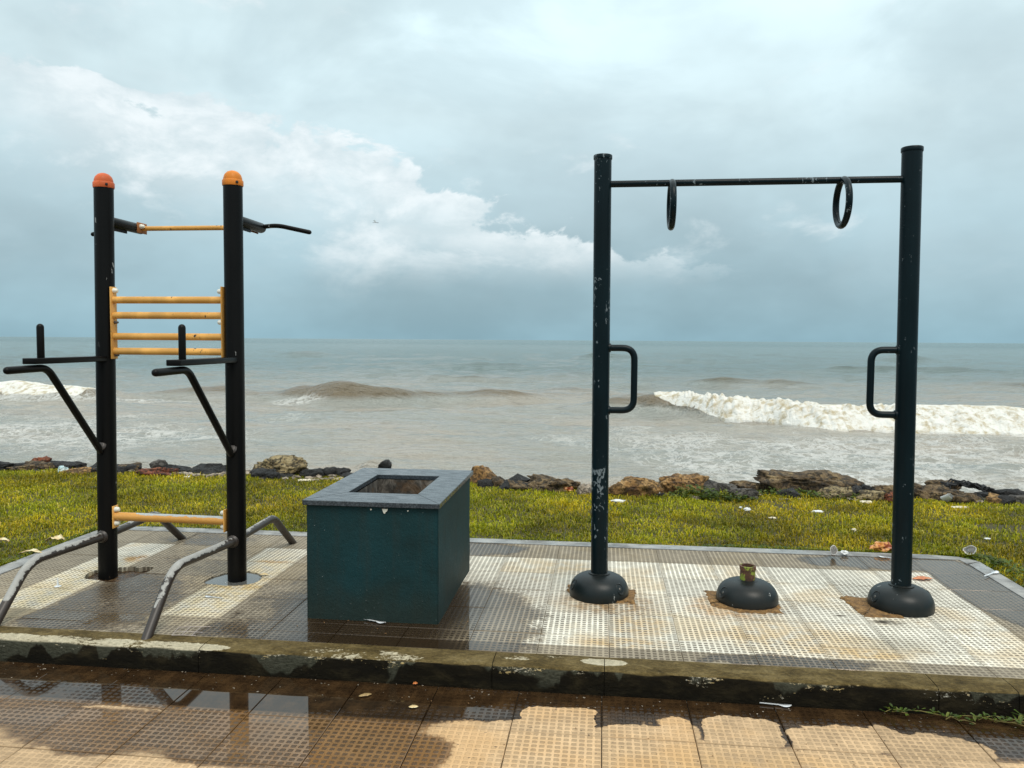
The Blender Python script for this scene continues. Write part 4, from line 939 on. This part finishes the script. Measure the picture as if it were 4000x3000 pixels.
# tufts spilling over the platform rim
ne = 9000; te = rng.random(ne); xe = rng.uniform(-3.35, 2.25, ne); ye = 4.99 + np.abs(rng.normal(0, .025, ne))
sd = te < .22; xe = np.where(sd, -3.325 - np.abs(rng.normal(0, .02, ne)), xe); ye = np.where(sd, rng.uniform(3.4, 4.9, ne), ye)
sd = te > .80; xe = np.where(sd, 2.205 + np.abs(rng.normal(0, .025, ne)), xe); ye = np.where(sd, rng.uniform(3.6, 4.9, ne), ye)
ke = fbm(xe * 6, ye * 6, 3, 90) > .46; xe, ye = xe[ke], ye[ke]; ce = np.where(rng.random((len(xe), 1)) < .5, g0, g2) * rng.uniform(.6, 1.1, (len(xe), 1))
X = np.concatenate([X, xe]); Y = np.concatenate([Y, ye]); Z = np.concatenate([Z, np.full(len(xe), -.012)]); col = np.concatenate([col, ce])
V, Tt, C = blades(len(X), X, Y, Z, .010, .031, .0036, col, 1.4)
me = tri_mesh('grass', V, Tt); vert_color(me, 'tint', C)
tag(link('grass', me, mat='grass_blades'), 'short yellow green grass of the lawn behind the platform', 'grass', kind='stuff')

# ------------------------------------------------------------------ broad leaved weeds and the creeping vine
def leaf_cluster(pts, size, up=.6):
    V = []; Tt = []; C = []
    for (x, y, z) in pts:
        a = random.uniform(0, 6.28); L = size * random.uniform(.6, 1.3); W_ = L * .36; e = random.uniform(.1, up)
        d = Vector((math.cos(a) * math.cos(e), math.sin(a) * math.cos(e), math.sin(e))); s = Vector((-math.sin(a), math.cos(a), random.uniform(-.3, .3)))
        p = Vector((x, y, z)); o0 = len(V)
        V += [p, p + d * L * .45 + s * W_ * .55, p + d * L * .8 + s * W_ * .45, p + d * L + Vector((0, 0, -.15 * L)), p + d * L * .8 - s * W_ * .45, p + d * L * .45 - s * W_ * .55, p + d * L * .55 - Vector((0, 0, .08 * L))]
        Tt += [(o0, o0 + 1, o0 + 6), (o0 + 1, o0 + 2, o0 + 6), (o0 + 2, o0 + 3, o0 + 6), (o0 + 3, o0 + 4, o0 + 6), (o0 + 4, o0 + 5, o0 + 6), (o0 + 5, o0, o0 + 6)]
        c = np.array(random.choice(((.06, .10, .012), (.09, .13, .016), (.045, .075, .01), (.13, .15, .02)))) * random.uniform(.7, 1.2); C += [c] * 7
    me = tri_mesh('leaves', np.array([tuple(v) for v in V]), Tt); vert_color(me, 'tint', np.array(C)); return me
def weed(name, spots, n, size, label, cat='weeds'):
    pts = []
    for _ in range(n):
        (cx, cy, rx, ry, hh) = random.choice(spots); a = random.uniform(0, 6.28); r_ = math.sqrt(random.random())
        x, y = cx + rx * r_ * math.cos(a), cy + ry * r_ * math.sin(a)
        pts.append((x, y, float(ground_z(np.array([x]), np.array([y]))[0]) + hh * (1 - r_ * r_) * random.random() + .012))
    return tag(link(name, leaf_cluster(pts, size), mat='weed_leaves'), label, cat)
g1_ = G(1500, 1075, -.04); g2_ = G(1570, 1082, -.04); g3_ = G(1700, 1072, -.04)
weed('leafy_weeds', [(g1_.x, g1_.y, .22, .14, .10), (g2_.x, g2_.y, .22, .12, .06)], 520, .045, 'low dark green leafy weeds in front of the pale orange rock')
weed('leafy_weeds', [(g3_.x, g3_.y, .35, .15, .05), (g3_.x + .4, g3_.y - .05, .25, .15, .04)], 420, .04, 'green weeds on the lawn below the whaleback rock')
weed('leafy_weeds', [(.75, 5.02, .18, .05, .03), (1.2, 5.03, .25, .05, .03), (.95, 5.05, .3, .06, .025)], 330, .03, 'clover like weeds along the platform rear rim behind the stub')
weed('leafy_weeds', [(2.3, 4.7, .12, .35, .05), (2.42, 4.4, .16, .35, .06), (2.27, 4.95, .1, .1, .03)], 560, .036, 'leafy weeds along the right rim of the platform')
weed('leafy_weeds', [(-3.36, 4.75, .06, .2, .03), (-3.2, 5.02, .2, .05, .03), (-2.95, 5.03, .2, .04, .03), (-3.4, 4.2, .05, .3, .02)], 330, .026, 'small weeds along the rear left corner of the platform')
VN = empty('creeping_vine', (1.3, 2.99, KZ)); tag(VN, 'small green creeping vine along the wet kerb foot at right', 'plant')
for (xa, ya, xb, yb, n_) in ((1.07, 3.0, 1.62, 2.95, 15), (1.25, 2.965, 1.34, 2.93, 4), (1.36, 2.975, 1.75, 3.0, 10), (1.42, 2.96, 1.5, 2.93, 4), (1.05, 3.005, 1.12, 2.985, 3), (1.5, 2.99, 1.62, 3.015, 4)):
    ptsv = [(xa + (xb - xa) * t + random.gauss(0, .003), ya + (yb - ya) * t + random.gauss(0, .004), KZ + .008 + .012 * abs(math.sin(t * 9))) for t in np.linspace(0, 1, n_ + 2)]
    part('stem', tube(ptsv, .0016, 6), 'stem', VN)
    lp = []
    for q in ptsv:
        for _ in range(3): lp.append((q[0] + random.gauss(0, .006), q[1] + random.gauss(0, .006), q[2] + random.uniform(0, .008)))
    lm = leaf_cluster(lp, .024, .7); part('leaves', lm, 'weed_leaves', VN)

# ------------------------------------------------------------------ litter
def spoon_mesh(L=.115):
    n = 18; V = []; Fs = []
    for i in range(n):
        t = i / (n - 1); x = t * L
        if t < .62: wd = .0032 + .0014 * math.sin(t * 3); z = .0035 - .0015 * t
        else:
            u = (t - .62) / .38; wd = .0035 + .0105 * math.sin(min(1, u * 1.02) * math.pi) ** .7; z = .0018 - .0022 * math.sin(u * math.pi) + .002 * u
        if i == n - 1: wd = .002
        V += [(x, -wd, z + .001), (x, 0, z - .0012), (x, wd, z + .001), (x, 0, z - .0028)]
    for i in range(n - 1):
        a = i * 4; b_ = a + 4
        for u, v in ((0, 1), (1, 2), (2, 3), (3, 0)): Fs.append((a + u, a + v, b_ + v, b_ + u))
    Fs += [(0, 1, 2, 3), tuple((n - 1) * 4 + k for k in (3, 2, 1, 0))]
    return pydata('spoon', V, Fs, True)
sp = spoon_mesh()
def put_spoon(ax, ay, bx, by, z, label):
    A_, B_ = G(ax, ay, z), G(bx, by, z); d_ = B_ - A_
    o = link('plastic_spoon', sp, None, (A_.x, A_.y, z + .004), (0, 0, math.atan2(d_.y, d_.x)), 'spoon_plastic'); k = d_.length / .115; o.scale = (k, max(.8, min(1.25, k)), 1)
    tag(o, label, 'spoon', 'discarded plastic spoons')
put_spoon(480, 1295, 443, 1290, 0, 'white plastic spoon on the white tile strip left of planter')
put_spoon(783, 1340, 833, 1348, 0, 'white plastic spoon lying at the foot of the planter')
put_spoon(1641, 1522, 1710, 1528, KZ, 'white plastic spoon in the wet gutter by the kerb')
put_spoon(1942, 1211, 1897, 1203, .002, 'white plastic spoon on the rear tiles behind the right ring post')
put_spoon(2127, 1247, 2155, 1236, .004, 'white plastic spoon on the right rim of the platform')
put_spoon(487, 1262, 523, 1247, -.012, 'white spoon in the broken hole beside the left station post')
def cup(name, px, py, z, r_, L, rot, mat, label, crush=.25, lid=None):
    crush *= 2.2
    P0 = G(px, py, z); prof = [(0, 0), (r_ * .72, .001), (r_ * .74, .004), (r_, L), (r_ * 1.06, L), (r_ * 1.06, L - .003), (r_ * .97, L - .003), (r_ * .71, .006), (0, .006)]
    me = lathe(prof, 24, sm=True)
    for v in me.vertices:
        q = v.co * 40; f_ = 1 + crush * (float(fbm(np.array([q.x * .7 + 5]), np.array([q.z * .5 + q.y * .6]), 3, 80)[0]) - .5) * 1.6; v.co.x *= f_; v.co.y *= f_ * (1 - crush * .6)
    o = link(name, me, None, (P0.x, P0.y, z + r_ * .62), rot, mat); return tag(o, label, 'cup')
cup('paper_cup', 1800, 1199, .01, .028, .07, (R(35), R(-62), R(40)), 'cup_paper', 'crumpled white paper cup with red print on the rear rim')
cup('paper_cup', 2098, 1196, -.005, .036, .062, (R(80), 0, R(-32)), 'cup_paper', 'white paper cup lying on its side in the grass at right')
cup('paper_cup', 2038, 1086, -.04, .04, .085, (R(50), R(40), 0), 'cup_white', 'white cup leaning on brown rocks at right of the ring frame', .4)
def crumpled(name, px, py, z, sx_, sy_, sz_, mat, label, cat, seed, rz=0., sub=3, amp=.45):
    from mathutils import noise as mn
    P0 = G(px, py, z); bm = bmesh.new(); bmesh.ops.create_icosphere(bm, subdivisions=sub, radius=1)
    for v in bm.verts:
        q = v.co * 1.5 + Vector((seed * 3.7, seed, 0)); k = 1 + amp * (mn.noise(q) + .6 * mn.noise(q * 2.7) + .35 * mn.noise(q * 6)); v.co = Vector((v.co.x * sx_ * k, v.co.y * sy_ * k, v.co.z * sz_ * k))
    me = from_bm(bm, name); o = link(name, me, None, (P0.x, P0.y, z + sz_ * .75), (0, 0, rz), mat); return tag(o, label, cat)
crumpled('wrapper', 1905, 1190, 0., .06, .04, .032, 'wrapper_orange', 'crumpled orange brown wrapper in the grass beside the right ring post', 'wrapper', 3)
crumpled('paper_scrap', 1824, 1197, .01, .022, .018, .012, 'cup_white', 'small curled paper scrap beside the crumpled cup on the rim', 'paper', 4)
crumpled('plastic_scrap', 1614, 1104, -.03, .026, .02, .014, 'cup_white', 'white scrap on the lawn between the ring posts', 'litter', 5)
crumpled('plastic_scrap', 1766, 1107, -.03, .04, .014, .01, 'spoon_plastic', 'long white scrap on the lawn left of the right ring post', 'litter', 6)
crumpled('plastic_scrap', 1337, 1085, -.03, .055, .02, .014, 'cup_white', 'white scrap on the lawn at the left ring post', 'litter', 7)
crumpled('plastic_scrap', 1424, 1074, -.04, .022, .02, .03, 'cup_white', 'white scrap upright against the orange block', 'litter', 8)
crumpled('plastic_bag', 135, 1024, -.04, .05, .04, .045, 'bag_blue', 'pale blue plastic rag on the lawn edge far left', 'plastic bag', 9)
crumpled('paper_scrap', 2076, 1100, -.04, .07, .03, .014, 'paper_cream', 'cream paper scrap in front of the brown stones at right', 'paper', 10)
crumpled('plastic_scrap', 1870, 1090, -.04, .05, .03, .02, 'paper_cream', 'cream scrap under the tan slab at the right ring post', 'litter', 11)
crumpled('plastic_scrap', 405, 1034, -.04, .045, .03, .014, 'spoon_plastic', 'grey white plastic scrap beside black stones between station posts', 'litter', 12)
crumpled('plastic_scrap', 2133, 1165, -.02, .018, .012, .006, 'spoon_plastic', 'tiny white scrap on grass above the right paper cup', 'litter', 13)
crumpled('plastic_scrap', 203, 1054, -.03, .03, .012, .006, 'spoon_plastic', 'thin white scrap on grass touching the left station post', 'litter', 14)
crumpled('plastic_scrap', 1170, 1058, -.035, .03, .02, .01, 'cup_white', 'white scrap by the low mossy rock right of planter', 'litter', 15)
crumpled('wrapper', 1225, 1062, -.035, .05, .03, .03, 'wrapper_orange', 'yellow orange wrapper against the square pitted rock', 'wrapper', 16)
crumpled('plastic_scrap', 1600, 1098, -.03, .012, .01, .008, 'spoon_plastic', 'tiny white dot of litter above the white lawn scrap', 'litter', 17)
crumpled('paper_scrap', 1668, 1120, -.03, .028, .012, .006, 'paper_cream', 'cream paper strip on the bare patch of lawn', 'paper', 18)
crumpled('plastic_scrap', 1845, 1147, -.02, .014, .012, .01, 'paper_cream', 'small beige scrap on grass left of the right ring post', 'litter', 19)
crumpled('plastic_scrap', 660, 1040, -.04, .07, .03, .012, 'paper_cream', 'pale broken board below the tan boulder', 'litter', 20)
def leaf_mesh(L, W_, seed, curl=.15):
    n = 9; V = []; Fs = []; rs = random.Random(seed)
    for i in range(n):
        t = i / (n - 1); wd = W_ * math.sin(max(.04, min(.97, t)) * math.pi) ** .8 * rs.uniform(.75, 1.15)
        zc = curl * L * math.sin(t * 3) * .4 + .002
        V += [(t * L, -wd, zc + rs.uniform(.1, 1) * curl * W_), (t * L, 0, zc), (t * L, wd, zc + rs.uniform(.1, 1) * curl * W_)]
    for i in range(n - 1):
        a = i * 3; Fs += [(a, a + 1, a + 4, a + 3), (a + 1, a + 2, a + 5, a + 4)]
    me = pydata('leaf', V, Fs, True); return me
def leaf(px, py, z, L, W_, rz, mat, label, seed, curl=.3, name='dry_leaf', cat='leaf'):
    P0 = G(px, py, z); me = leaf_mesh(L, W_, seed, curl); o = link(name, me, None, (P0.x, P0.y, z), (0, 0, rz), mat)
    md = o.modifiers.new('thick', 'SOLIDIFY'); md.thickness = .0012; md.offset = 1
    return tag(o, label, cat)
leaf(98, 1171, -.01, .13, .035, .1, 'leaf_dry', 'pale dry leaf on grass beside the left rim, farther one', 1, .5)
leaf(40, 1199, -.012, .15, .025, .12, 'leaf_dry', 'long pale dry leaf on grass at the left rim, nearer one', 2, .4)
leaf(-18, 1173, -.01, .10, .03, .3, 'leaf_dry', 'pale dry leaf at the left edge of the picture', 3, .4)
leaf(160, 1176, .003, .035, .012, .2, 'leaf_brown', 'small brown leaf on the white tile strip behind left post', 4)
leaf(560, 1243, .003, .05, .014, .1, 'leaf_dry', 'curled tan leaf on the white tiles right of the right station post', 10)
leaf(1972, 1252, .003, .115, .03, .2, 'plastic_orange', 'flat orange plastic piece on white tiles behind the right dome', 11, .12, 'plastic_flap', 'litter')
leaf(775, 1505, KZ + .002, .05, .014, .5, 'leaf_brown2', 'pale dead leaf in the dark puddle before the planter', 13, .1)
leaf(883, 1528, KZ + .003, .035, .012, .2, 'leaf_dry', 'small tan leaf on the wet paving right of the puddle', 14, .1)
leaf(892, 1479, KZ + .003, .02, .01, .6, 'plastic_orange', 'tiny orange petal in the gutter below the kerb', 15, .3)
CN = G(125, 1268, 0); tag(link('plastic_cone', lathe([(.0165, 0), (.0165, .002), (.006, .006), (.0035, .03), (.002, .044), (0, .045)], 18), None, (CN.x, CN.y, .003), mat='spoon_plastic'), 'small clear white plastic cone standing on the white tile strip', 'plastic cone')
WM = empty('wire_grid', tuple(G(390, 1363, .004))); tag(WM, 'scrap of pale wire mesh lying on the dark front tiles', 'wire mesh')
for (a_, b_) in (((371, 1372), (387, 1355)), ((392, 1372), (411, 1355)), ((415, 1372), (434, 1356)), ((371, 1372), (423, 1373)), ((378, 1365), (438, 1366)), ((386, 1355), (455, 1354))):
    A_, B_ = G(*a_, .006), G(*b_, .006); part('wire', tube([tuple(A_), tuple((A_ + B_) / 2 + Vector((0, 0, .002))), tuple(B_)], .0011, 6), 'wire', WM)
NP = G(2095, 1078, -.05); bmn = bmesh.new()
nt = empty('tangled_net', (NP.x, NP.y + .15, -.05)); tag(nt, 'tangle of black netting on the rocks at right', 'net')
for k in range(9):
    rr = random.Random(k); pts_ = []
    for i in range(14): pts_.append((NP.x - .22 + i * .034 + rr.gauss(0, .012), NP.y + .15 + rr.gauss(0, .05), -.02 + .05 * math.sin(i * .24) + rr.uniform(0, .05)))
    part('strand', tube(pts_, .008, 6), 'net_black', nt)
# specks of grit and chips
def chips(name, n, fn, smin, smax, mat, label):
    bm = bmesh.new()
    for _ in range(n):
        x, y, z = fn(); s_ = random.uniform(smin, smax)
        bmesh.ops.create_icosphere(bm, subdivisions=1, radius=1, matrix=T(x, y, z) @ Matrix.Rotation(random.uniform(0, 6), 4, 'Z') @ Matrix.Diagonal((s_ * random.uniform(.8, 2.), s_, s_ * .35, 1)))
    return tag(link(name, from_bm(bm, name), mat=mat), label, 'debris', kind='stuff')
chips('pale_grit', 150, lambda: (random.uniform(-2.7, 1.9), 3.01 - abs(random.gauss(0, .09)), KZ + .0015), .0012, .0036, 'rock_pale', 'pale grit and paint chips lying in the gutter')
chips('dark_grit', 170, lambda: (random.uniform(-3.1, 2.0), random.uniform(3.3, 4.5), .002), .001, .0035, 'leaf_brown', 'dark crumbs of dirt scattered over the platform tiles')
chips('dark_grit', 60, lambda: (random.uniform(-1.0, 1.6), random.uniform(2.3, 2.9), KZ + .0015), .001, .003, 'leaf_brown', 'dark crumbs of dirt on the dry paving')
# dragonfly in the air
DF = empty('dragonfly', tuple(atY(811, 481, 7.5))); tag(DF, 'small dark dragonfly flying against the clouds', 'dragonfly')
c_ = DF.location.copy()
part('body', tube([c_ + Vector((-.026, 0, 0)), c_ + Vector((-.006, 0, .001)), c_ + Vector((.008, 0, .0)), c_ + Vector((.02, 0, -.001)), c_ + Vector((.027, 0, -.001))], .0032, 10, 'round', lambda t: .45 + .9 * max(0, t - .35)), 'insect_body', DF)
for (x, ang_) in ((.004, 118), (-.004, 125)):
    for sy_ in (-1, 1):
        d_ = Vector((math.cos(R(ang_)), sy_ * .5, math.sin(R(ang_)) )).normalized(); s_ = Vector((1, 0, .2)).normalized(); p_ = c_ + Vector((x, sy_ * .002, .003))
        V = [p_ - s_ * .0015, p_ + s_ * .0015, p_ + d_ * .016 + s_ * .0035, p_ + d_ * .026 + s_ * .002, p_ + d_ * .027 - s_ * .002, p_ + d_ * .015 - s_ * .003]
        part('wing', pydata('wing', V, [tuple(range(6))]), 'insect_wing', DF)
bpy.context.view_layer.update()
